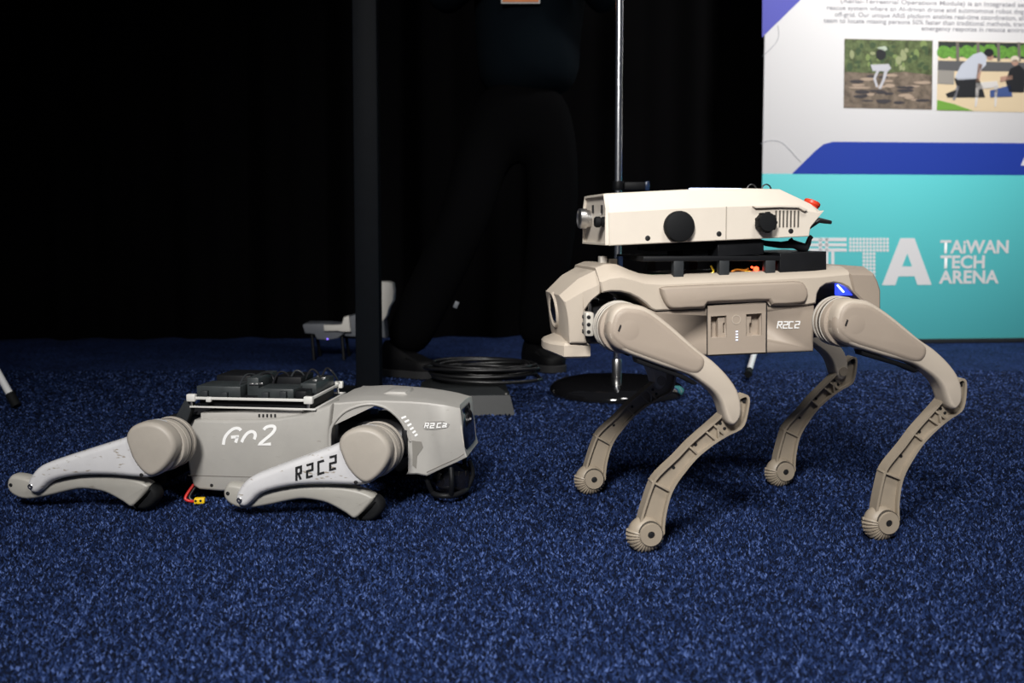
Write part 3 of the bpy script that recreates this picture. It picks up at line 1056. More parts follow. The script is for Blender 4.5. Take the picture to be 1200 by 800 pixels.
# front face fittings
uf = min(c1[0][0], c2[0][0])
ff_ = lambda x, y: A.front(x, y, uf)
vm, zm = ff_(691, 256)
rim = [(-PV + 0.006, c1[10][1] + 0.004), (PV - 0.006, c1[10][1] + 0.004), (PV - 0.006, c1[0][1] + 0.004), (PV - 0.018, c2[0][1] - 0.004), (-PV + 0.018, c2[0][1] - 0.004), (-PV + 0.006, c1[0][1] + 0.004)]
bm = bmesh.new()
rin = inset(rim, -0.003)
vo_ = [bm.verts.new((uf - 0.004, a, b)) for a, b in rin]
vi_ = [bm.verts.new((uf - 0.004, a, b)) for a, b in rim]
vo2 = [bm.verts.new((uf + 0.002, a, b)) for a, b in rin]
vi2 = [bm.verts.new((uf + 0.002, a, b)) for a, b in rim]
for i in range(6):
    j = (i + 1) % 6
    bm.faces.new((vo_[i], vo_[j], vi_[j], vi_[i])); bm.faces.new((vo_[i], vo2[i], vo2[j], vo_[j])); bm.faces.new((vi_[i], vi_[j], vi2[j], vi2[i]))
finish('front_rim', bm, M_CREAM, case)
lathe('metal_lens', (uf + 0.001, vm, zm), (-1, 0, 0), [(0.014, 0), (0.014, 0.006), (0.0165, 0.007), (0.0165, 0.018), (0.015, 0.0195), (0.0135, 0.0175), (0, 0.0165)], M_STEEL, case, 32)
vk, zk = ff_(708, 260)
lathe('black_lens', (uf + 0.001, vk, zk), (-1, 0, 0), [(0.008, 0), (0.008, 0.004), (0.006, 0.006), (0.0085, 0.008), (0.0085, 0.014), (0.007, 0.016), (0, 0.0155)], M_RUBBER, case, 20)
for x in (695, 705.5):
    vs_, zs_ = ff_(x, 245)
    box('front_slot', (uf - 0.0002, vs_, zs_), (0.002, 0.0075, 0.013), M_PRINTK, case, 0)


# ------------------------------------------------------------------ robot dog lying on the left
g1, g2_ = ground(432, 613), ground(163, 598)
yawB = math.radians(-7.2)
eyB = Vector((-math.sin(yawB), math.cos(yawB), 0))
B = Frame((g1 + g2_) / 2 + eyB * 0.160, yawB)
dogB = empty('robot_dog', B.o, B.yaw)
tag(dogB, 'grey robot dog lying flat on the carpet with folded legs and black electronics rack', 'robot dog')
TB = 0.085
SB = 0.097
BT_V = -0.190
BC_V = -0.172
bt = B.pts([(440, 506), (424, 501), (408, 507), (396, 520.5), (350, 538), (312, 552), (290, 561.5), (279, 573), (274.5, 584), (277.5, 592.5), (286, 595), (294, 589),
            (306, 579), (337, 571), (375, 568.5), (415, 569.5), (432, 567), (447, 556), (453, 540), (452, 520)], BT_V)
bcap = B.pts([(397, 519), (404, 507), (422, 500.5), (441, 504), (455, 517), (458, 534), (448, 553), (433, 565), (421, 562.5), (408, 549), (400, 532)], BT_V)
bc = B.pts([(266, 569), (275, 569), (287, 572), (302, 578), (320, 576), (350, 571.5), (387, 571), (408, 573), (425, 577), (439, 585), (431, 597), (416, 611),
            (404, 604.5), (391, 597), (378, 591.5), (356, 588), (338, 590), (312, 595.5), (286, 599), (270, 594.5), (261.5, 586), (261, 576)], BC_V)
bf = B.pts([(439, 584), (447, 591), (448, 601), (440, 610.5), (430, 614.5), (421, 613), (415.5, 611), (424, 601), (432, 593)], BC_V)
bhip0 = Vector(B.at(431, 534, BT_V)); bkn0 = Vector(B.at(281, 585, BT_V))
bkc0 = Vector(B.at(281, 585, BC_V)); bft0 = Vector(B.at(432, 600, BC_V))
bhip1 = Vector(B.at(180, 527, BT_V)); bkn1 = Vector(B.at(26, 572, BT_V))
bkc1 = Vector(B.at(26, 573, BC_V)); bft1 = Vector(B.at(164, 584, BC_V))
ang = lambda a, b: math.atan2(b.y - a.y, b.x - a.x)


def lying_leg(hip, knee, kc, ft, side, writing=False):
    T = placer(bhip0, ang(bhip0, bkn0), hip, ang(hip, knee))
    K0 = placer(bkc0, ang(bkc0, bft0), kc, ang(kc, ft))
    low = min(min(K0(p)[1] for p in bc), min(K0(p)[1] for p in bf))
    K = lambda p: (K0(p)[0], K0(p)[1] - min(0.0, low) + 0.0005)
    o = side
    vo = o * -BT_V
    th = slab('thigh', [T(p) for p in smooth(bt, 3)], vo, vo - o * 0.044, M_PALE, dogB, 0.010, 0.013, 5)
    cap = slab('motor_cap', [T(p) for p in smooth(bcap, 3)], vo + o * 0.0055, vo - o * 0.030, M_GREYCAP, th, 0.0075, 0.010, 6)
    vin = vo - o * 0.036
    hp = Vector(T((bhip0.x, bhip0.y)))
    dr = lathe('hip_motor', (hp.x, vin + o * 0.012, hp.y), (0, -o, 0), drum_prof(0.0425, 0.052, 0.006), M_GREYCAP, dogB, 40)
    for k, (off, rad, wd) in enumerate(((0.012, 0.0432, 0.003), (0.026, 0.0431, 0.002), (0.036, 0.0436, 0.007))):
        lathe('band', (hp.x, vin + o * 0.012 - o * off, hp.y), (0, -o, 0), drum_prof(rad, wd, 0.0006), M_GREYCAP if k != 1 else M_MOTOR, dr, 40)
    cf = slab('calf', [K(p) for p in smooth(bc, 3)], o * -BC_V, o * (-BC_V - 0.030), M_SHIN, dogB, 0.007, 0.012, 5)
    slab('rubber_foot', [K(p) for p in smooth(bf, 3)], o * -BC_V + o * 0.0005, o * (-BC_V - 0.031), M_RUBBER, cf, 0.008, 0.012, 5)
    for q, r, host, v in ((T(B.at(280.5, 586, BT_V)), 0.0048, th, vo), (K(B.at(267, 580, BC_V)), 0.0032, cf, o * -BC_V)):
        sc_ = lathe('screw', (q[0], v - o * 0.001, q[1]), (0, o, 0), [(r, 0), (r, 0.0015), (r * 0.8, 0.0022), (r * 0.35, 0.0022), (r * 0.3, 0.001), (0, 0.001)], M_STEEL if host is th else M_PRINTK, host, 18)
    q = T(B.at(417, 565, BT_V))
    lathe('screw', (q[0], vo - o * 0.001, q[1]), (0, o, 0), drum_prof(0.0032, 0.002, 0.0005), M_PRINTK, th, 14)
    if writing:
        L = z8([[(590, 572), (590, 512), (611, 506), (611, 535), (592, 541)], [(600, 541), (610, 566)],
                [(637, 500), (665, 492), (665, 521), (640, 528), (640, 556), (666, 549)],
                [(719, 477), (693, 485), (693, 541), (720, 533)],
                [(745, 463), (774, 455), (774, 485), (748, 492), (748, 521), (775, 514)]], 200, 420, 4.0)
        bm = bmesh.new()
        add_strokes(bm, L, 2.6, px_put(B, BT_V - 0.0001), 0.0006)
        tag(finish('lettering', bm, M_PRINTK, th), 'black R2C2 lettering')


lying_leg(bhip0, bkn0, bkc0, bft0, -1, True)
lying_leg(bhip1, bkn1, bkc1, bft1, -1)
lying_leg(bhip0, bkn0, bkc0, bft0, 1)
fwd = Vector((0.05, 0.0))             # the far hind leg is tucked further forward
lying_leg(bhip1 + fwd * 0.4, bkn1 + fwd, bkc1 + fwd, bft1 + fwd, 1)

# --- trunk
tr = B.pts([(226, 492.5), (235, 491), (265, 492), (300, 491.5), (325, 489.5), (355, 484.5), (375, 478), (390, 472), (387, 502), (386, 540), (380, 574), (300, 576), (258, 576.5), (233, 574.5), (225.5, 570),
            (221, 556), (218.5, 540), (218, 525), (219.5, 507)], -TB)
trunkB = slab('trunk', tr, -TB, TB, M_GREY, dogB, 0.006, 0.010, 4)
slab('trunk_seam', B.pts([(220.5, 556.3), (300, 558.5), (340, 559), (340, 559.8), (300, 559.4), (221, 557.2)], -TB), -TB - 0.0004, -TB + 0.001, mat('seam_grey', (0.16, 0.15, 0.135), 0.6), trunkB, 0)
q = B.at(248, 568.5, -TB)
lathe('screw', (q[0], -TB - 0.0006, q[1]), (0, 1, 0), drum_prof(0.003, 0.003, 0.0004), M_PRINTK, trunkB, 12)
slab('top_strip', B.pts([(235, 484), (354, 479.8), (354, 486.5), (325, 491), (300, 493), (235, 493)], -TB + 0.007), -TB + 0.007, TB - 0.007, mat('pale_grey_strip', (0.47, 0.45, 0.42), 0.45), trunkB, 0.0015)
for k in range(5):
    q = B.at(304 + 4.65 * k, 486.8, -TB + 0.007)
    box('vent_hole', (q[0], -TB + 0.0068, q[1]), (0.0030, 0.002, 0.0055), M_PRINTK, trunkB, 0)
GO2 = z8([[(388, 292), (368, 268), (325, 258), (270, 275), (205, 330), (160, 400), (142, 490)], [(250, 385), (362, 377)], [(343, 377), (315, 462)],
          [(398, 455), (432, 388), (480, 330), (535, 305), (580, 322), (592, 365), (575, 415)],
          [(710, 280), (745, 245), (800, 228), (855, 235), (865, 275), (825, 335), (730, 415), (640, 492), (810, 480)]], 250, 480, 12.0)
GO2 = [smooth(l, 3, False) if len(l) > 3 and i != 4 else l for i, l in enumerate(GO2)]
GO2[4] = smooth(GO2[4][:8], 3, False) + GO2[4][8:]
bm = bmesh.new()
add_strokes(bm, GO2, 3.5, px_put(B, -TB - 0.0002), 0.0006)
tag(finish('lettering', bm, M_PRINTW, trunkB), 'white Go2 lettering')

# --- front shell and head
fs_px = [(390, 472), (398, 468), (410, 464), (428, 461.5), (448, 461.5), (480, 462.5), (500, 464.5), (520, 468.5), (539, 475.5), (540.5, 490), (542, 505), (544, 525), (547, 535.5),
         (535, 541.5), (520, 548), (500, 557.5), (488, 555.5), (476, 556), (481, 545), (482.5, 534), (481, 517), (476.5, 505), (468, 490.5), (453, 478), (436, 473.2), (418, 475.8), (401, 484), (388, 501)]


def nar(x):
    """the front shell narrows towards the face"""
    t = max(0.0, min(1.0, (x - 392) / 150.0))
    return 1 - 0.36 * t


NTOP = 9
OFS = [0, 4.0, 7.0, 8.0, 8.0, 8.0, 7.5, 6.0, 3.0] + [0.0] * 19
SBC = [nar(x) for x, y in fs_px]
fs = [B.at(x, y + OFS[i], -SB * k) for i, ((x, y), k) in enumerate(zip(fs_px, SBC))]
fsc = [B.at(x, y + OFS[i] * 0.8, -0.50 * SB * k) if 0 < i < NTOP else p for i, ((x, y), k, p) in enumerate(zip(fs_px, SBC, fs))]
fsm = [(u, max(z, fs[i][1] + OFS[i] * 0.0004) if 0 < i < NTOP else z) for i, (u, z) in enumerate(fsc)]
bm = bmesh.new()
rows = []
fin = inset(fs, 0.0025)
for f, pl_ in ((-1.0, fin), (-0.975, fs), (-0.80, [((a_[0] + b_[0]) / 2, (a_[1] + b_[1] * 2) / 3) for a_, b_ in zip(fs, fsm)]), (-0.50, fsm), (0.50, fsm),
               (0.80, [((a_[0] + b_[0]) / 2, (a_[1] + b_[1] * 2) / 3) for a_, b_ in zip(fs, fsm)]), (0.975, fs), (1.0, fin)):
    rows.append([bm.verts.new((u, f * SB * k, z)) for (u, z), k in zip(pl_, SBC)])
for r0, r1 in zip(rows[:-1], rows[1:]):
    for i in range(len(fs)):
        j = (i + 1) % len(fs)
        bm.faces.new((r0[i], r0[j], r1[j], r1[i]))
bm.faces.new(rows[0]); bm.faces.new(rows[-1][::-1])
bmesh.ops.triangulate(bm, faces=[f for f in bm.faces if len(f.verts) > 4])
fsB = finish('front_shell', bm, M_GREY, dogB, 30)


def shell_put(x, y, h):
    v = -SB * nar(x)
    u, z = B.at(x, y, v)
    return (u, v - h, z)


def shell_patch(name, pts, h, m):
    bm = bmesh.new()
    fr = [bm.verts.new(shell_put(x, y, h)) for x, y in pts]
    bk = [bm.verts.new(shell_put(x, y, -0.001)) for x, y in pts]
    bm.faces.new(fr)
    for i in range(len(pts)):
        j = (i + 1) % len(pts)
        bm.faces.new((fr[i], fr[j], bk[j], bk[i]))
    return finish(name, bm, m, fsB)


arch_px = smooth([(386.5, 522), (388, 501), (401, 484), (418, 475.8), (436, 473.2), (453, 478), (468, 490.5), (476.5, 505), (481, 517)], 3, False)
for s in (-1, 1):
    tube('arch_lip', [(B.at(x, y, -SB * nar(x))[0], s * SB * nar(x), B.at(x, y, -SB * nar(x))[1]) for x, y in arch_px], 0.0028, M_GREY, fsB, 8)
slab('top_hatch', B.pts([(448, 462), (453, 458), (461, 455.5), (479, 456), (482, 460), (480, 466), (450, 466)], 0.0), -0.030, 0.030, M_GREY, fsB, 0.003)
bm = bmesh.new()
for k, (x, y) in enumerate(((473.7, 488.7), (477.3, 493), (480.3, 497.4), (483, 501.8), (485.6, 505.8), (488, 509.5))):
    b2 = bmesh.new()
    wd = 3.2 - 0.3 * k
    add_strokes(b2, [[(x - wd, y + 1.2), (x + wd * 0.7, y - 1.0)]], 2.3, shell_put, 0.0008)
    finish('white_mark', b2, M_PRINTW, fsB)
add_strokes(bm, z8([[(188, 306), (195, 278), (213, 278), (211, 292), (194, 293)], [(201, 293), (208, 306)], [(222, 280), (246, 278), (244, 291), (224, 293), (221, 305), (244, 304)],
                    [(287, 277), (266, 279), (260, 303), (284, 301)], [(297, 278), (318, 280), (314, 290), (297, 292), (294, 301), (318, 298)]], 460, 440, 5.0), 1.1, shell_put, 0.0016)
tag(finish('lettering', bm, M_PRINTW, fsB), 'white R2C2 lettering')
shell_patch('sticker', [(495.5, 499), (500, 493.5), (520, 493), (527, 497), (525, 500.5), (512, 503), (498, 503)], 0.0009, mat('grey_sticker', (0.27, 0.26, 0.245), 0.25))
shell_patch('shell_crease', [(500, 552.6), (520, 543.2), (536, 536.2), (544, 531), (544, 531.9), (536, 537.2), (520, 544.3), (500, 553.8)], 0.0008, MATS['seam_grey'])
shell_patch('cheek_recess', [(483, 516), (494, 517.5), (496, 524), (489, 534), (488, 549), (483.5, 545), (483.5, 531)], 0.0008, mat('recess_grey', (0.20, 0.19, 0.17), 0.5))
shell_patch('shell_seam', [(390.5, 473), (391.2, 473), (388, 501.5), (387.2, 501.5)], 0.0008, MATS['seam_grey'])
# visor on the front
vis = [(fs[8][0] - 0.003, fs[8][1] - 0.006), (fs[10][0] - 0.0005, fs[10][1]), (fs[12][0] - 0.004, fs[12][1] + 0.010)]
bm = bmesh.new()
rows = []
nv = 13
for (u, z), half in zip(vis, (0.050, 0.058, 0.054)):
    row = []
    for k in range(nv):
        t = -1 + 2 * k / (nv - 1)
        row.append((u + 0.003 * (1 - t ** 4), t * half * 1.05, z))
    rows.append(row)
vv = [[bm.verts.new(p) for p in r] for r in rows]
vb_ = [[bm.verts.new((p[0] - 0.012, p[1], p[2])) for p in r] for r in rows]
for a in range(2):
    for k in range(nv - 1):
        bm.faces.new((vv[a][k], vv[a][k + 1], vv[a + 1][k + 1], vv[a + 1][k]))
        bm.faces.new((vb_[a][k + 1], vb_[a][k], vb_[a + 1][k], vb_[a + 1][k + 1]))
ringv = vv[0] + [vv[1][-1]] + vv[2][::-1] + [vv[1][0]]
ringb = vb_[0] + [vb_[1][-1]] + vb_[2][::-1] + [vb_[1][0]]
for i in range(len(ringv)):
    j = (i + 1) % len(ringv)
    bm.faces.new((ringv[i], ringb[i], ringb[j], ringv[j]))
visor = finish('visor', bm, M_GLASS, dogB, 40)
tube('visor_edge', [(u - 0.001, -hf * 1.075, z) for (u, z), hf in zip(vis, (0.050, 0.058, 0.054))], 0.0016, M_BAND, visor, 6, 3)
tube('visor_edge', [(u - 0.001, hf * 1.075, z) for (u, z), hf in zip(vis, (0.050, 0.058, 0.054))], 0.0016, M_BAND, visor, 6, 3)
# lidar under the chin
lq = B.at(523, 562, -0.03)
lid = lathe('lidar', (lq[0], 0.0, max(0.012, lq[1] - 0.030)), (0.15, 0, 1), [(0.010, 0), (0.026, 0.003), (0.033, 0.012), (0.034, 0.030), (0.030, 0.045), (0, 0.046)], M_GLASS, dogB, 28)
for k in range(5):
    a = -PI * 0.75 + k * PI * 1.5 / 4
    tube('cage_bar', [(lq[0] + 0.035 * math.cos(a), 0.062 * math.sin(a), lq[1] + 0.028), (lq[0] + 0.042 * math.cos(a), 0.070 * math.sin(a), lq[1] + 0.004), (lq[0] + 0.032 * math.cos(a), 0.055 * math.sin(a), max(0.006, lq[1] - 0.022))], 0.0045, M_BLACK, lid, 8, 3)
bm = bmesh.new()
pathc = [(lq[0] + 0.032 * math.cos(-PI * 0.75 + k * PI * 1.5 / 16), 0.055 * math.sin(-PI * 0.75 + k * PI * 1.5 / 16), max(0.006, lq[1] - 0.022)) for k in range(17)]
add_tube(bm, pathc, 0.005, 8)
finish('cage_ring', bm, M_BLACK, lid, 50)
# inner structure
for hp in (bhip0, bhip1):
    for s in (-1, 1):
        sg = 1 if hp is bhip0 else -1
        hj = lathe('hip_joint', (hp.x - 0.042, s * 0.040, hp.y - 0.002), (1, 0, 0), drum_prof(0.033, 0.072, 0.004), M_MOTOR, dogB, 32)
        box('hip_bracket', (hp.x + sg * 0.034, s * 0.066, hp.y), (0.010, 0.030, 0.044), M_BLACK, hj, 0.003)
        box('hip_bracket', (hp.x - sg * 0.034, s * 0.066, hp.y + 0.014), (0.010, 0.026, 0.022), M_BLACK, hj, 0.003)
box('spine', ((bhip0.x + bhip1.x) / 2, 0, bhip0.y), (bhip0.x - bhip1.x - 0.02, 0.11, 0.06), M_BLACK, dogB, 0.004)
box('belly_plate', (B.at(300, 575, -0.05)[0], 0, 0.022), (0.16, 0.13, 0.028), M_BLACK, dogB, 0.006)
q = B.at(437, 484, 0.0)
box('blue_light', (q[0], 0.01, q[1]), (0.014, 0.006, 0.012), mat('blue_plastic', (0.05, 0.12, 0.35), 0.4), dogB, 0.001)
rear = B.pts([(186, 497), (200, 487), (226, 484), (226, 500), (214, 520), (205, 560), (190, 560), (182, 530)], 0.0)
slab('rear_shell', rear, -0.070, 0.070, M_BLACK, dogB, 0.005)
slab('rack_bracket', B.pts([(200.5, 497), (216, 469), (224, 469), (224, 480), (216, 502), (206, 504)], -0.083), -0.083, -0.066, M_DARKGREY, dogB, 0.0015)
slab('rack_bracket', B.pts([(200.5, 497), (216, 469), (224, 469), (224, 480), (216, 502), (206, 504)], -0.083), 0.066, 0.083, M_DARKGREY, dogB, 0.0015)

# --- electronics rack
RV = 0.088
ra, rb_ = B.at(224, 469.5, -RV), B.at(361, 465.5, -RV)
la, lb = B.at(224, 481, -RV), B.at(369, 474.8, -RV)
z1, z0 = (ra[1] + rb_[1]) / 2, (la[1] + lb[1]) / 2
rack = box_between('rack_plate', (ra[0], -RV + 0.002, z1 - 0.002), (rb_[0], RV - 0.002, z1 + 0.001), M_BLACK, dogB, 0.0006)
M_RAIL = mat('pale_rail', (0.62, 0.61, 0.58), 0.4)


def rect_frame(name, u0, u1, z, wd, ht):
    bm = bmesh.new()
    add_box(bm, ((u0 + u1) / 2, -RV, z), (u1 - u0 + wd, wd, ht), 0.0005)
    add_box(bm, ((u0 + u1) / 2, RV, z), (u1 - u0 + wd, wd, ht), 0.0005)
    add_box(bm, (u0, 0, z), (wd, 2 * RV, ht), 0.0005)
    add_box(bm, (u1, 0, z), (wd, 2 * RV, ht), 0.0005)
    return finish(name, bm, M_RAIL, rack)


rect_frame('upper_rail', ra[0], rb_[0], z1, 0.004, 0.0045)
rect_frame('lower_rail', la[0], lb[0], z0, 0.004, 0.0028)
box_between('rack_core', (ra[0] + 0.01, -RV + 0.012, z0 - 0.004), (rb_[0] - 0.005, RV - 0.012, z1), M_BLACK, rack, 0.001)
for u in (ra[0], rb_[0]):
    for s in (-1, 1):
        box('corner_clip', (u + 0.001, s * RV, z1 + 0.0005), (0.016, 0.010, 0.013), M_RAIL, rack, 0.002)
        lathe('standoff', (u, s * (RV - 0.001), z0), (0, 0, 1), drum_prof(0.0025, z1 - z0, 0.0004), M_STEEL, rack, 10)
for x in (245,):
    q = B.at(x, 470, -RV)
    box('corner_clip', (q[0], -RV, z1 - 0.002), (0.010, 0.008, 0.009), M_RAIL, rack, 0.002)
M_DG2 = mat('slate_plastic', (0.030, 0.036, 0.038), 0.45, vary=0.25, vscale=60)
du = rb_[0] - ra[0]
for (f0, f1, v0, v1, h, m) in ((0.02, 0.40, -0.075, -0.01, 0.019, M_DG2), (0.05, 0.36, -0.005, 0.07, 0.028, M_BLACK), (0.42, 0.52, -0.055, 0.04, 0.032, M_DG2),
                               (0.55, 0.86, -0.078, -0.02, 0.017, M_DG2), (0.56, 0.80, 0.0, 0.07, 0.026, M_BLACK), (0.84, 0.98, -0.03, 0.075, 0.020, M_DG2), (0.88, 0.97, -0.08, -0.045, 0.014, M_BLACK)):
    box_between('electronics_box', (ra[0] + du * f0, v0, z1), (ra[0] + du * f1, v1, z1 + h), m, rack, 0.0015)
for f, v, h in ((0.10, -0.079, 0.012), (0.27, -0.079, 0.010), (0.63, -0.082, 0.012), (0.78, -0.082, 0.014)):
    box('connector', (ra[0] + du * f, v, z1 + h / 2), (0.012, 0.008, h), M_DARKGREY, rack, 0.001)
for k in range(6):
    f = 0.35 + 0.11 * k
    tube('board_cable', [(ra[0] + du * f, -0.06 + 0.02 * k, z1 + 0.012), (ra[0] + du * (f + 0.03), -0.04 + 0.02 * k, z1 + 0.034), (ra[0] + du * (f + 0.09), -0.02 + 0.015 * k, z1 + 0.030), (ra[0] + du * (f + 0.12), -0.03 + 0.02 * k, z1 + 0.012)], 0.0018, M_CABLE if k % 3 else M_DARKGREY, rack, 6, 4)
for f, v in ((0.46, -0.056), (0.50, -0.056), (0.53, -0.05), (0.92, 0.0), (0.95, 0.03), (0.88, 0.05)):
    box('metal_contact', (ra[0] + du * f, v, z1 + 0.021), (0.008, 0.003, 0.003), M_STEEL, rack, 0.0004)

# --- loose battery lead under the belly
c0 = B.at(234, 584, -0.10)
cv_ = -0.10
tube('battery_lead', [(B.at(221, 570, cv_)[0], cv_ + 0.02, 0.030), (B.at(217, 577, cv_)[0], cv_, 0.012), (B.at(222, 582, cv_)[0], cv_, 0.006), (B.at(231, 583, cv_)[0], cv_, 0.006)], 0.0026, M_REDWIRE, dogB, 8, 4)
tube('battery_lead', [(B.at(224, 570, cv_)[0], cv_ + 0.028, 0.030), (B.at(220, 577, cv_)[0], cv_ + 0.006, 0.012), (B.at(226, 582, cv_)[0], cv_ + 0.005, 0.005), (B.at(231, 583, cv_)[0], cv_ + 0.004, 0.005)], 0.0026, M_CABLE, dogB, 8, 4)
yc = box('connector', (c0[0], cv_, 0.0075), (0.018, 0.013, 0.010), M_YELLOW, dogB, 0.002, Matrix.Rotation(0.25, 3, 'Z'))
for k in (-1, 1):
    lathe('contact_hole', (c0[0] + 0.004 * k, cv_ - 0.0060 + 0.001 * k, 0.0085), (0, -1, 0), drum_prof(0.0022, 0.0012, 0.0002), M_PRINTK, yc, 10)


# ------------------------------------------------------------------ printed banner on the right
BYAW = math.radians(5.5)
b0 = ground(890, 404)
BN = Frame((b0.x, b0.y, 0), BYAW)
ban = empty('display_banner', BN.o, BYAW)
tag(ban, 'tall printed banner in white, blue and turquoise behind the standing robot', 'banner')
M_BWHITE = mat('banner_white', (0.80, 0.79, 0.79), 0.6)
M_BTEAL = mat('banner_turquoise', (0.105, 0.58, 0.60), 0.55)
M_BBLUE = mat('banner_blue', (0.012, 0.045, 0.36), 0.55)
M_BVIOLET = mat('banner_violet', (0.085, 0.09, 0.46), 0.55)
M_BGREYTXT = mat('banner_grey_text', (0.33, 0.33, 0.36), 0.6)
M_BLINE = mat('banner_line', (0.33, 0.34, 0.38), 0.6)
BW = 1.30                                     # banner width
BH = 2.10
zb = 0.012
zteal = BN.at(905, 203.5, 0)[1]
box_between('panel', (0, 0, zteal), (BW, 0.006, BH), M_BWHITE, ban, 0.0005)
box_between('turquoise_panel', (0, -0.0003, zb), (BW, 0.006, zteal), M_BTEAL, ban, 0.0005)
box_between('foot_bar', (0.0, -0.02, 0.0), (BW, 0.05, 0.018), M_DARKGREY, ban, 0.003)
tube('support_pole', [(BW / 2, 0.03, 0.01), (BW / 2, 0.03, BH)], 0.012, M_DARKGREY, ban, 10)


def flat(name, pts, m, parent, h, uv=False):
    """a flat printed shape on the banner face; pts in picture px or banner (u,z)"""
    P = pts if uv else BN.pts(pts, 0)
    bm = bmesh.new()
    fr = [bm.verts.new((u, -h, z)) for u, z in P]
    bk = [bm.verts.new((u, 0.001, z)) for u, z in P]
    bm.faces.new(fr)
    for i in range(len(P)):
        j = (i + 1) % len(P)
        bm.faces.new((fr[i], fr[j], bk[j], bk[i]))
    return finish(name, bm, m, parent)


def fit_text(name, body, m, u0, z0, height, width, bold=0.0, h=0.0012, cap=0.70):
    me = text_mesh(body, bold)
    xs = [v.co.x for v in me.vertices]
    mn, mx = min(xs), max(xs)
    for v in me.vertices:
        v.co = Vector((u0 + (v.co.x - mn) / (mx - mn) * width, -h, z0 + v.co.y / cap * height))
    me.materials.append(m)
    o = bpy.data.objects.new(name, me)
    COL.objects.link(o)
    o.parent = ban
    return o


uR = BW
flat('corner_triangle', [(893.3, -3), (941, -3), (893.0, 44)], M_BVIOLET, ban, 0.0008)
band = BN.pts([(928, 203.7), (955, 177), (965, 169), (976, 166)], 0)
band += [(uR, BN.at(1150, 167.2, 0)[1]), (uR, BN.at(928, 203.7, 0)[1])]
flat('blue_band', band, M_BBLUE, ban, 0.0010, True)
for pts_ in ([(911.5, 30), (912.5, 40), (910, 49), (902, 58), (893.5, 66)], [(891.5, 168), (900, 165), (908, 164.8), (916, 167), (924, 174), (932, 183), (938.5, 190)]):
    tube('curved_line', [(u, -0.0006, z) for u, z in BN.pts(pts_, 0)], 0.0011, M_BLINE, ban, 6, 4)
flat('white_stroke', [(1196, 194), (1200.5, 184), (1203, 184), (1200, 194)], M_BWHITE, ban, 0.0016)

# paragraph
for (x0, x1, y, body) in ((985, 1200, 3.4, '(Aerial-Terrestrial Operations Module) is an integrated se'), (969, 1200, 11.2, 'rescue system where an AI-driven drone and autonomous robot dog'),
                          (978, 1200, 19.2, 'off-grid. Our unique ARIS platform enables real-time coordination, all'), (965, 1200, 26.2, 'team to locate missing persons 50% faster than traditional methods, tran'),
                          (1079.5, 1200, 35.5, 'emergency response in remote enviro')):
    u0, z_0 = BN.at(x0, y, 0)
    u1 = BN.at(x1, y, 0)[0]
    hh = 5.2 / F * b0.y
    fit_text('paragraph_line', body, M_BGREYTXT, u0, z_0, hh, u1 - u0, 0.012)

# printed pictures
rnd = random.Random(3)


def blotch(cx, cy, rx, ry, n=9, jit=0.3):
    return [(cx + rx * math.cos(2 * PI * k / n) * (1 + jit * (rnd.random() - 0.5)), cy + ry * math.sin(2 * PI * k / n) * (1 + jit * (rnd.random() - 0.5))) for k in range(n)]


ph = flat('photo_print', [(989.5, 45.5), (1093, 47.5), (1092, 128.5), (988.5, 126.5)], mat('print_earth', (0.20, 0.155, 0.115), 0.6, vary=0.7, vscale=26), ban, 0.0010)
tag(ph, 'printed picture of a small robot dog in a forest')
flat('print_trees', [(990, 46), (1092.5, 48), (1092, 88), (1060, 84), (1030, 86), (989.5, 84)], mat('print_forest', (0.12, 0.16, 0.06), 0.6, vary=0.8, vscale=34), ph, 0.0014)
gr = [mat('print_leaf_a', (0.20, 0.27, 0.09), 0.6), mat('print_leaf_b', (0.05, 0.085, 0.035), 0.6), mat('print_leaf_c', (0.30, 0.33, 0.17), 0.6), mat('print_soil', (0.42, 0.32, 0.24), 0.6), mat('print_shade', (0.045, 0.040, 0.045), 0.6)]
for k in range(46):
    x, y = rnd.uniform(995, 1087), rnd.uniform(52, 80)
    flat('print_leaf', blotch(x, y, rnd.uniform(1.5, 4), rnd.uniform(2, 5.5)), gr[rnd.choice((0, 1, 1, 2))], ph, 0.0016 + 0.00001 * k)
for k in range(34):
    y = rnd.uniform(88, 122)
    flat('print_ground', blotch(rnd.uniform(1000, 1082), y, rnd.uniform(4, 11), rnd.uniform(1, 2.4)), gr[rnd.choice((3, 4, 4)) if y > 104 else rnd.choice((3, 3, 4))], ph, 0.0016 + 0.00001 * k)
M_PDOG = mat('print_robot', (0.52, 0.52, 0.56), 0.6)
M_PBLK = mat('print_black', (0.012, 0.013, 0.016), 0.6)
M_PSKIN = mat('print_skin', (0.45, 0.27, 0.20), 0.6)
M_PSHIRT = mat('print_shirt', (0.52, 0.55, 0.62), 0.6)
M_PPAVE = mat('print_paving', (0.72, 0.58, 0.38), 0.6)
for pts_, m in (([(1020, 76), (1041, 75), (1044, 80), (1040, 84), (1022, 83)], M_PDOG), ([(1027, 83), (1030, 83), (1026, 92), (1029, 102), (1026, 102), (1023, 92)], M_PDOG), ([(1036, 83), (1040, 83), (1037, 93), (1032, 104), (1029, 104), (1034, 93)], M_PDOG),
                (blotch(1032, 64, 6, 6.5, 10, 0.1), M_PBLK), ([(1027, 56), (1037, 54), (1040, 58), (1036, 60)], mat('print_pale_green', (0.45, 0.52, 0.42), 0.6))):
    flat('print_robot', pts_, m, ph, 0.0030)
ph2 = flat('photo_print', [(1099.5, 48), (1225, 50.5), (1224, 132), (1097.5, 129.5)], M_PPAVE, ban, 0.0010)
tag(ph2, 'printed picture of two people kneeling beside a robot dog')
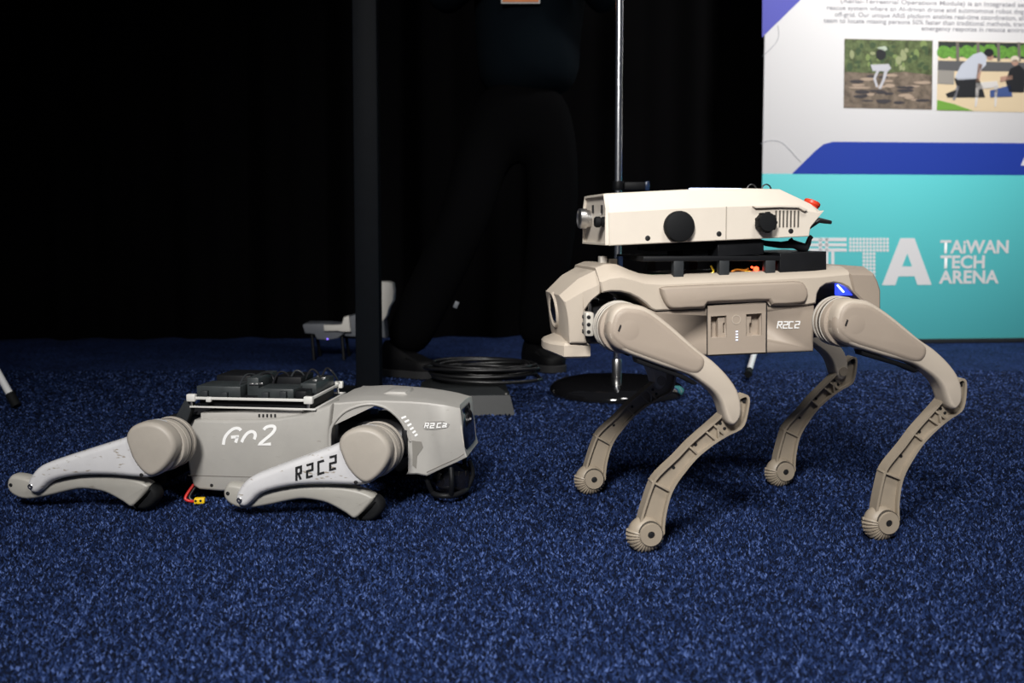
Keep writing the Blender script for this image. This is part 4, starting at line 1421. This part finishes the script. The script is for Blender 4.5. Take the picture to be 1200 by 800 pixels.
flat('print_trees', [(1099.5, 48.5), (1224.5, 51), (1224.5, 70), (1099.3, 66)], mat('print_dark_trees', (0.025, 0.035, 0.03), 0.6), ph2, 0.0013)
for k in range(9):
    flat('print_hedge', blotch(1106 + 13.5 * k, 60 + rnd.uniform(-1, 2), 8.5, 7.5, 12, 0.15), mat('print_hedge', (0.14, 0.34, 0.05), 0.6, vary=0.5, vscale=50), ph2, 0.0015 + 0.00002 * k)
for k in range(5):
    flat('print_trunk', [(1120 + 24 * k, 49.5), (1123.5 + 24 * k, 49.5), (1124 + 24 * k, 72), (1120.5 + 24 * k, 72)], mat('print_trunk', (0.16, 0.14, 0.12), 0.6), ph2, 0.0018)
flat('print_wall', [(1099, 71), (1224.5, 74), (1224.2, 84), (1098.7, 83)], mat('print_wall', (0.10, 0.10, 0.105), 0.6), ph2, 0.0020)
flat('print_planter', [(1099, 82), (1118, 83), (1117.5, 99), (1098.5, 98)], mat('print_planter', (0.30, 0.28, 0.25), 0.6), ph2, 0.0022)
flat('print_grass', [(1098, 117), (1118, 122), (1140, 129.8), (1097.7, 129)], mat('print_grass', (0.16, 0.36, 0.05), 0.6), ph2, 0.0022)
for pts_, m in (([(1119, 90), (1126, 76), (1140, 64), (1150, 61), (1156, 66), (1155, 76), (1146, 86), (1144, 93), (1122, 94)], M_PSHIRT), (blotch(1158.5, 62, 6, 5, 10, 0.1), M_PBLK), (blotch(1160, 66.5, 4, 4, 8, 0.1), M_PSKIN),
                ([(1118, 92), (1146, 92), (1150, 100), (1154, 114), (1110, 114), (1108, 110), (1122, 104)], M_PBLK), ([(1121, 100), (1124, 101), (1119, 117), (1116, 117)], mat('print_foot', (0.25, 0.25, 0.27), 0.6)), ([(1146, 74), (1151, 76), (1147, 96), (1143, 96)], M_PSKIN),
                ([(1184, 80), (1194, 76), (1202, 84), (1200, 108), (1182, 108), (1178, 94)], M_PBLK), (blotch(1189, 69.5, 5, 4, 10, 0.1), mat('print_cap', (0.7, 0.62, 0.5), 0.6)), (blotch(1189, 73.5, 4, 4, 8, 0.1), M_PSKIN),
                ([(1172, 90), (1186, 88), (1186, 93), (1172, 96)], M_PSKIN), ([(1160, 106), (1184, 100), (1186, 113), (1160, 114)], mat('print_jeans', (0.05, 0.09, 0.25), 0.6)),
                ([(1143, 97), (1168, 95), (1170, 102), (1144, 105)], mat('print_robot_pale', (0.66, 0.63, 0.60), 0.6)), ([(1143, 103), (1147, 103), (1146, 114), (1144, 125), (1142, 125)], MATS['print_robot_pale']), ([(1165, 101), (1169, 101), (1168, 113), (1167, 125), (1165, 125)], MATS['print_robot_pale'])):
    flat('print_figure', pts_, m, ph2, 0.0030)

# emblem and name
W = M_BWHITE
for x0, x1, y0, y1 in ((948, 992, 278.5, 282.5), (948, 992, 285, 288.5), (948, 992, 291, 294.5), (959.5, 963, 279, 330), (967, 970.5, 279, 330), (974, 977.5, 294, 330)):
    flat('emblem_stripe', [(x0, y0), (x1, y0 + 0.1), (x1, y1 + 0.1), (x0, y1)], W, ban, 0.0012)
for r in range(4):
    for c in range(12):
        x, y = 996.5 + 3.95 * c, 280.3 + 4.25 * r
        flat('emblem_dot', [(x + 1.75 * math.cos(2 * PI * k / 8), y + 1.95 * math.sin(2 * PI * k / 8)) for k in range(8)], W, ban, 0.0012)
for r in range(9):
    for c in range(4):
        x, y = 1012.3 + 3.95 * c, 297.3 + 4.25 * r
        flat('emblem_dot', [(x + 1.75 * math.cos(2 * PI * k / 8), y + 1.95 * math.sin(2 * PI * k / 8)) for k in range(8)], W, ban, 0.0012)
flat('emblem_letter', [(1033.5, 334), (1055, 279), (1071.5, 279), (1091.5, 333.5), (1075, 333.7), (1071.5, 323.5), (1052.5, 323.8), (1049, 334)], W, ban, 0.0012)
flat('emblem_counter', [(1057, 312), (1063, 297), (1068.5, 312)], M_BTEAL, ban, 0.0016)
for body, x0, x1, yb, yt in (('TAiWAN', 1101.5, 1181.5, 296.3, 281.5), ('TECH', 1101.5, 1153.5, 314, 299.5), ('ARENA', 1100, 1170, 331.7, 317)):
    u0, z_0 = BN.at(x0, yb, 0)
    fit_text('banner_word', body, W, u0, z_0, BN.at(x0, yt, 0)[1] - z_0, BN.at(x1, yb, 0)[0] - u0, 0.028, 0.0014)

# front leg of the banner's stand
pf = BN.to_local(ground(877.5, 446.5))
hubu, hubz = BN.at(905, 340, 0.0)
lg = bmesh.new()
P0, P1 = Vector((pf.x, pf.y, 0.03)), Vector((hubu, -0.004, hubz))
dirn = (P1 - P0).normalized()
add_tube(lg, [P0, P1], 0.0095, 12)
leg1 = finish('support_leg', lg, M_WHITE, ban, 50)
tube('rubber_tip', [P0 - dirn * 0.028, P0 + dirn * 0.012], 0.0115, M_RUBBER, leg1, 12)

# ------------------------------------------------------------------ stand whose foot shows at the left edge
sl_ = empty('tripod_stand', (-1.62, 2.95, 0))
tag(sl_, 'white stand leg with a black tip entering at the left edge of the picture', 'stand')
fl = ground(14.5, 479) - Vector((-1.62, 2.95, 0))
fl.z = 0.03
q0 = at_depth(0, 441, fl.y + 2.95 + 0.02) - Vector((-1.62, 2.95, 0))
dirl = (q0 - fl).normalized()
top = fl + dirl * (0.70 / dirl.z)
for k, end in enumerate((fl, Vector((2 * top.x - fl.x, fl.y + 0.10, 0.03)), Vector((top.x - 0.05, top.y + 0.38, 0.03)))):
    d_ = (top - end).normalized()
    l_ = tube('leg', [end, top], 0.0095, M_WHITE, sl_, 12)
    tube('rubber_tip', [end - d_ * 0.028, end + d_ * 0.012], 0.0125, M_RUBBER, l_, 12)
lathe('hub', top - Vector((0, 0, 0.03)), (0, 0, 1), drum_prof(0.022, 0.06, 0.004), M_BLACK, sl_, 20)
tube('mast', [top, top + Vector((0, 0, 1.1))], 0.011, M_WHITE, sl_, 12)

# ------------------------------------------------------------------ black post
pp = at_depth(431.5, 300, 2.95)
post = empty('square_post', (pp.x, 2.95, 0))
tag(post, 'square black post standing behind the grey robot dog', 'post')
M_POST = mat('black_post_paint', (0.0042, 0.0056, 0.0080), 0.6, vary=0.15, spec=0.12)
wpost = 28.0 / F * 2.95
box_between('post_shaft', (-wpost / 2, -wpost / 2, 0.008), (wpost / 2, wpost / 2, 2.6), M_POST, post, 0.004)
box_between('post_base', (-0.09, -0.09, 0), (0.09, 0.09, 0.008), M_POST, post, 0.002)

# ------------------------------------------------------------------ chrome pole on a round base
cb = ground(722.5, 461)
stand = empty('pole_stand', (cb.x, cb.y, 0))
tag(stand, 'slim chrome pole on a glossy round black base behind the standing robot', 'pole stand')
M_GLOSS = mat('gloss_black', (0.006, 0.006, 0.007), 0.08, coat=0.5)
lathe('base', (0, 0, 0), (0, 0, 1), [(0.190, 0), (0.196, 0.004), (0.196, 0.010), (0.192, 0.020), (0.182, 0.030), (0.165, 0.038), (0.13, 0.044), (0.07, 0.048), (0.02, 0.049), (0, 0.049)], M_GLOSS, stand, 64, 40)
ptop = at_depth(729, 0, cb.y)
tube('pole', [(0, 0, 0.03), (0, 0, 2.2)], 0.0105, M_CHROME, stand, 20)
lathe('pole_foot', (0, 0, 0.046), (0, 0, 1), [(0.013, 0), (0.014, 0.004), (0.014, 0.05), (0.012, 0.055)], M_STEEL, stand, 20)
zc = at_depth(728, 218, cb.y).z
cl = lathe('clamp', (0, 0, zc - 0.012), (0, 0, 1), drum_prof(0.0165, 0.026, 0.002), M_BLACK, stand, 24)
box('clamp_arm', (0.052, 0, zc), (0.070, 0.024, 0.022), M_BLACK, cl, 0.002)
box('clamp_end', (0.082, 0, zc), (0.012, 0.027, 0.026), mat('blue_black', (0.02, 0.04, 0.10), 0.25), cl, 0.002)

# ------------------------------------------------------------------ flat case with a coil of cable
kc_ = ground(556, 487)
case_r = empty('equipment_case', (kc_.x, kc_.y + 0.13, 0), math.radians(4))
tag(case_r, 'low dark grey case lying on the carpet under a coil of cable', 'case')
sc_x = kc_.y / F
hx = 44 * sc_x
bm = bmesh.new()
lay = [[(-0.16, -0.13), (hx, -0.13), (hx, 0.13), (-0.16, 0.13)]]
r_ = []
for zz, k in ((0.0, 0.0), (0.05, 0.012), (0.066, 0.040)):
    r_.append([bm.verts.new((x - (k if x > 0 else -k), y - (k if y > 0 else -k), zz)) for x, y in lay[0]])
for a_, c_ in zip(r_[:-1], r_[1:]):
    for i in range(4):
        j = (i + 1) % 4
        bm.faces.new((a_[i], a_[j], c_[j], c_[i]))
bm.faces.new(r_[0]); bm.faces.new(r_[-1][::-1])
finish('case_body', bm, mat('charcoal_case', (0.013, 0.015, 0.016), 0.5, vary=0.2), case_r, 20)
box('case_edge', (hx - 0.022, -0.118, 0.03), (0.006, 0.006, 0.05), mat('pale_edge', (0.10, 0.095, 0.085), 0.5), case_r, 0.001, Matrix.Rotation(-0.25, 3, 'X'))  # paler strip up the front right corner of the case
bm = bmesh.new()
cc = at_depth(568, 445, kc_.y + 0.16)
path = []
for k in range(260):
    t = k / 20.0 * 2 * PI
    ring = k // 20
    rr = 0.140 - 0.010 * (ring % 4) + 0.016 * math.sin(0.37 * t) + 0.006 * math.sin(1.7 * t)
    path.append((cc.x + rr * math.cos(t) + 0.01 * math.sin(0.31 * t), kc_.y + 0.16 + rr * 0.62 * math.sin(t), 0.080 + 0.0026 * ring + 0.006 * math.sin(0.83 * t)))
add_tube(bm, path, 0.0052, 7)
tag(finish('cable_coil', bm, mat('coil_cable', (0.006, 0.006, 0.0065), 0.38), None, 60), 'coil of black cable heaped on the dark grey case', 'cable')

# ------------------------------------------------------------------ pale device behind the post
gd = at_depth(410, 400, 3.75)
dev = empty('electronic_device', (gd.x, 3.75, 0))
tag(dev, 'pale grey device in the dark half hidden behind the black post', 'device')


def dv(x, y): 
    p = at_depth(x, y, 3.70)
    return (p.x - gd.x, p.z)


M_DEVG = mat('device_grey', (0.16, 0.17, 0.19), 0.5)
M_DEVW = mat('device_white', (0.80, 0.77, 0.70), 0.5)
slab('body', [dv(*p) for p in ((355, 381), (357, 379), (381, 379), (404, 381), (404, 390), (396, 396), (384, 398), (372, 397), (369, 391), (358, 390))], -0.06, 0.06, M_DEVG, dev, 0.003)
slab('arm_block', [dv(*p) for p in ((380.5, 380), (397, 380), (402, 379), (404, 371), (410, 369), (412, 388), (402, 388), (397, 387), (381, 387))], -0.075, -0.045, M_DEVW, dev, 0.003)
slab('rear_body', [dv(*p) for p in ((404, 372), (448, 360), (452, 396), (404, 394))], -0.05, 0.05, M_DEVG, dev, 0.004)
slab('upright_panel', [dv(*p) for p in ((436, 330), (455, 330), (460, 332), (461.5, 340), (461, 352), (456, 360), (453, 371), (449, 376), (436, 376))], -0.055, 0.02, M_DEVW, dev, 0.006)
q = dv(384.5, 398)
lathe('status_light', (q[0], -0.062, q[1] + 0.004), (0, -1, 0), [(0.003, 0), (0.003, 0.002), (0, 0.003)], mat('violet_led', (0.1, 0.05, 0.6), 0.4, emit=(0.25, 0.15, 1.0), estr=2.0), dev, 10)
for x in (365, 400, 440):
    for s in (-1, 1):
        u, z = dv(x, 394)
        tube('landing_leg', [(u, s * 0.04, z + 0.01), (u + 0.01, s * 0.06, 0.0)], 0.006, M_BLACK, dev, 8)

# ------------------------------------------------------------------ person standing in the dark
PX = 613
pc = at_depth(PX, 130, 3.42)
per = empty('person', (pc.x, 3.42, 0))
tag(per, 'person in dark trousers and navy shirt standing in shadow, orange badge at waist', 'person')


def skin(name, verts, edges, radii, m, parent, root=0, sub=2):
    me = bpy.data.meshes.new(name)
    me.from_pydata([tuple(v) for v in verts], edges, [])
    o = bpy.data.objects.new(name, me)
    COL.objects.link(o)
    md = o.modifiers.new('skin', 'SKIN')
    md.use_smooth_shade = True
    for i, r in enumerate(radii):
        sv = me.skin_vertices[0].data[i]
        sv.radius = (r, r) if not isinstance(r, tuple) else r
        sv.use_root = (i == root)
    ss = o.modifiers.new('smooth', 'SUBSURF')
    ss.levels = sub; ss.render_levels = sub
    bpy.context.view_layer.update()
    dg = bpy.context.evaluated_depsgraph_get()
    me2 = bpy.data.meshes.new_from_object(o.evaluated_get(dg))
    me2.name = name
    bpy.data.objects.remove(o)
    me2.materials.clear()
    me2.materials.append(m)
    for p in me2.polygons: p.use_smooth = True
    o2 = bpy.data.objects.new(name, me2)
    COL.objects.link(o2)
    o2.parent = parent
    return o2


def pz(x, y, Y):
    p = at_depth(x, y, Y)
    return Vector((p.x - pc.x, Y - 3.42, p.z))


M_SKIN = mat('skin', (0.42, 0.25, 0.18), 0.5)
M_TROUS = mat('dark_trousers', (0.0022, 0.0022, 0.0026), 0.95, bump=0.3, bscale=300, spec=0.04)
M_SHIRT = mat('navy_shirt', (0.0032, 0.0058, 0.0085), 0.95, bump=0.3, bscale=200, spec=0.06)
M_SHOE = mat('black_shoe', (0.003, 0.003, 0.0035), 0.6, spec=0.15)
M_SOLE = mat('grey_sole', (0.025, 0.025, 0.026), 0.6, spec=0.15)
hz = 0.92
pel = Vector((0.0, 0.0, hz))
hipL, hipR = Vector((-0.095, 0, hz - 0.06)), Vector((0.095, 0, hz - 0.06))
anL = pz(468, 408, 3.30); anL.z = 0.10
anR = pz(628, 412, 3.47); anR.z = 0.10
kneL = pz(543, 262, 3.30)
kneR = hipR.lerp(anR, 0.50) + Vector((0.03, -0.05, 0.02))
chest = Vector((0.01, 0.02, 1.28)); neck = Vector((0.01, 0.03, 1.50)); headp = Vector((0.01, 0.0, 1.62)); crown = Vector((0.01, 0.0, 1.73))
shL, shR = Vector((-0.19, 0.03, 1.43)), Vector((0.20, 0.03, 1.43))
elL, elR = Vector((-0.27, -0.04, 1.20)), Vector((0.28, -0.04, 1.20))
wrL, wrR = Vector((-0.09, -0.24, 1.30)), Vector((0.12, -0.24, 1.32))
V = [pel, Vector((0, 0.01, 1.08)), chest, neck, headp, crown, hipL, kneL, anL, hipR, kneR, anR, shL, elL, wrL, shR, elR, wrR]
E = [(0, 1), (1, 2), (2, 3), (3, 4), (4, 5), (0, 6), (6, 7), (7, 8), (0, 9), (9, 10), (10, 11), (2, 12), (12, 13), (13, 14), (2, 15), (15, 16), (16, 17)]
Rr = [0.07, 0.08, 0.12, 0.05, 0.085, 0.06, 0.06, 0.045, 0.034, 0.06, 0.045, 0.034, 0.05, 0.036, 0.025, 0.05, 0.036, 0.025]
body = skin('body', V, E, Rr, M_SKIN, per)
# hands with five fingers each
for w_, el in ((wrL, elL), (wrR, elR)):
    d_ = (w_ - el).normalized()
    sx_, sy_, _ = basis(d_)
    palm = w_ + d_ * 0.075
    VV, EE, RR_ = [w_, palm], [(0, 1)], [0.024, (0.036, 0.016)]
    for k in range(4):
        off = sx_ * (-0.027 + 0.018 * k)
        b0_ = palm + off
        n_ = len(VV)
        ln = (0.070, 0.082, 0.076, 0.058)[k]
        VV += [b0_ + d_ * 0.012, b0_ + d_ * ln * 0.5 + sy_ * 0.006, b0_ + d_ * ln + sy_ * 0.022]
        EE += [(1, n_), (n_, n_ + 1), (n_ + 1, n_ + 2)]
        RR_ += [0.009, 0.0085, 0.007]
    n_ = len(VV)
    VV += [w_ + d_ * 0.035 + sx_ * 0.034, w_ + d_ * 0.065 + sx_ * 0.055 + sy_ * 0.012]
    EE += [(0, n_), (n_, n_ + 1)]
    RR_ += [0.011, 0.009]
    skin('hand', VV, EE, RR_, M_SKIN, body, 0, 1)
crotch = Vector((0, 0, hz - 0.10))
tL1, tR1 = hipL.lerp(kneL, 0.30), hipR.lerp(kneR, 0.30)
skin('trousers', [pel + Vector((0, 0, 0.06)), crotch, tL1, kneL, anL - Vector((0, 0, 0.03)), tR1, kneR, anR - Vector((0, 0, 0.03))], [(0, 1), (1, 2), (2, 3), (3, 4), (1, 5), (5, 6), (6, 7)], [0.13, 0.125, 0.10, 0.085, 0.08, 0.10, 0.085, 0.08], M_TROUS, body)
skin('shirt', [Vector((0.03, 0.0, 0.88)), Vector((0.01, 0.01, 1.08)), chest, Vector((0.01, 0.03, 1.44)), shL, elL, wrL.lerp(elL, 0.15), shR, elR, wrR.lerp(elR, 0.15)],
     [(0, 1), (1, 2), (2, 3), (2, 4), (4, 5), (5, 6), (2, 7), (7, 8), (8, 9)], [(0.21, 0.19), (0.19, 0.17), (0.19, 0.15), 0.075, 0.075, 0.06, 0.05, 0.075, 0.06, 0.05], M_SHIRT, body)
# hair cap and simple face features
hr = bmesh.new()
bmesh.ops.create_icosphere(hr, subdivisions=3, radius=1)
bmesh.ops.transform(hr, matrix=Matrix.Translation((0.01, 0.022, 1.70)) @ Matrix.Diagonal((0.088, 0.098, 0.085, 1)), verts=hr.verts)
finish('hair', hr, mat('dark_hair', (0.01, 0.008, 0.007), 0.6), body, 180)
box('nose', (0.01, -0.098, 1.635), (0.022, 0.03, 0.045), M_SKIN, body, 0.008)
box('mouth', (0.01, -0.088, 1.59), (0.045, 0.008, 0.009), mat('lips', (0.35, 0.14, 0.12), 0.5), body, 0.003)
for s in (-1, 1):
    lathe('eye', (0.01 + s * 0.033, -0.074, 1.665), (0, -1, 0), [(0.012, 0), (0.010, 0.006), (0, 0.009)], mat('eye_dark', (0.03, 0.02, 0.015), 0.2), body, 14)
    lathe('ear', (0.01 + s * 0.084, 0.005, 1.645), (s, 0, 0), [(0.026, 0), (0.028, 0.008), (0.018, 0.014), (0, 0.012)], M_SKIN, body, 16)


def shoe(heel, toe):
    h2d, t2d = Vector((heel.x, heel.y)), Vector((toe.x, toe.y))
    L = (t2d - h2d).length
    dx_, dy_ = (t2d - h2d).normalized()
    rot = lambda a, b, z: (heel.x + dx_ * a - dy_ * b, heel.y + dy_ * a + dx_ * b, z)
    half = [(0.0, 0.020), (0.02, 0.033), (0.08, 0.037), (0.15, 0.040), (0.21, 0.047), (0.25, 0.044), (0.28, 0.030), (0.292, 0.008)]
    pl = [(a / 0.292 * L, b) for a, b in half] + [(a / 0.292 * L, -b) for a, b in half[::-1]]
    def build(name, lv, m, parent):
        bm = bmesh.new()
        rows = []
        for zf, ins in lv:
            pp_ = inset(pl, ins)
            rows.append([bm.verts.new(rot(a, b, zf(a / L))) for a, b in pp_])
        for r0, r1 in zip(rows[:-1], rows[1:]):
            for i in range(len(pl)):
                j = (i + 1) % len(pl)
                bm.faces.new((r0[i], r0[j], r1[j], r1[i]))
        bm.faces.new(rows[0]); bm.faces.new(rows[-1][::-1])
        return finish(name, bm, m, parent, 40)
    up_ = build('shoe', [(lambda t: 0.026, 0.002), (lambda t: 0.045, 0.0), (lambda t: 0.075 - 0.025 * t, 0.004), (lambda t: 0.115 - 0.065 * min(1, t * 1.4), 0.012), (lambda t: 0.125 - 0.068 * min(1, t * 1.4), 0.018)], M_SHOE, body)
    build('sole', [(lambda t: 0.0, 0.003), (lambda t: 0.004, -0.002), (lambda t: 0.024, -0.002), (lambda t: 0.027, 0.002)], M_SOLE, up_)


hL = Vector((anL.x - 0.055, anL.y - 0.0, 0)); tL = pz(512, 446, 3.22); tL.z = 0
hR = Vector((anR.x - 0.03, anR.y + 0.04, 0)); tR = pz(656, 432, 3.34); tR.z = 0
shoe(hL, tL)
shoe(hR, tR)
# badge on a lanyard
bd = pz(610, -12, 3.42 - 0.17)
bz = pz(610, 5.5, 3.42 - 0.17).z
badge = box('badge', (bd.x, bd.y - 0.012, bz + 0.065), (0.122, 0.004, 0.13), mat('badge_white', (0.75, 0.72, 0.68), 0.5), body, 0.002)
box('badge_stripe', (bd.x, bd.y - 0.0145, bz + 0.022), (0.112, 0.002, 0.034), mat('badge_orange', (0.75, 0.21, 0.03), 0.5), badge, 0)
tube('lanyard', [(bd.x - 0.02, bd.y - 0.012, bz + 0.13), (-0.07, -0.16, 1.30), (-0.06, -0.02, 1.51), (0.01, 0.07, 1.53), (0.08, -0.02, 1.51), (0.09, -0.16, 1.30), (bd.x + 0.02, bd.y - 0.012, bz + 0.13)], 0.004, mat('lanyard_blue', (0.03, 0.04, 0.08), 0.6), body, 6, 4)
q = pz(534.5, 357, 3.25)
box('white_clip', (q.x, q.y, q.z), (0.014, 0.006, 0.022), M_DEVG, body, 0.002, Matrix.Rotation(0.4, 3, 'Y'))
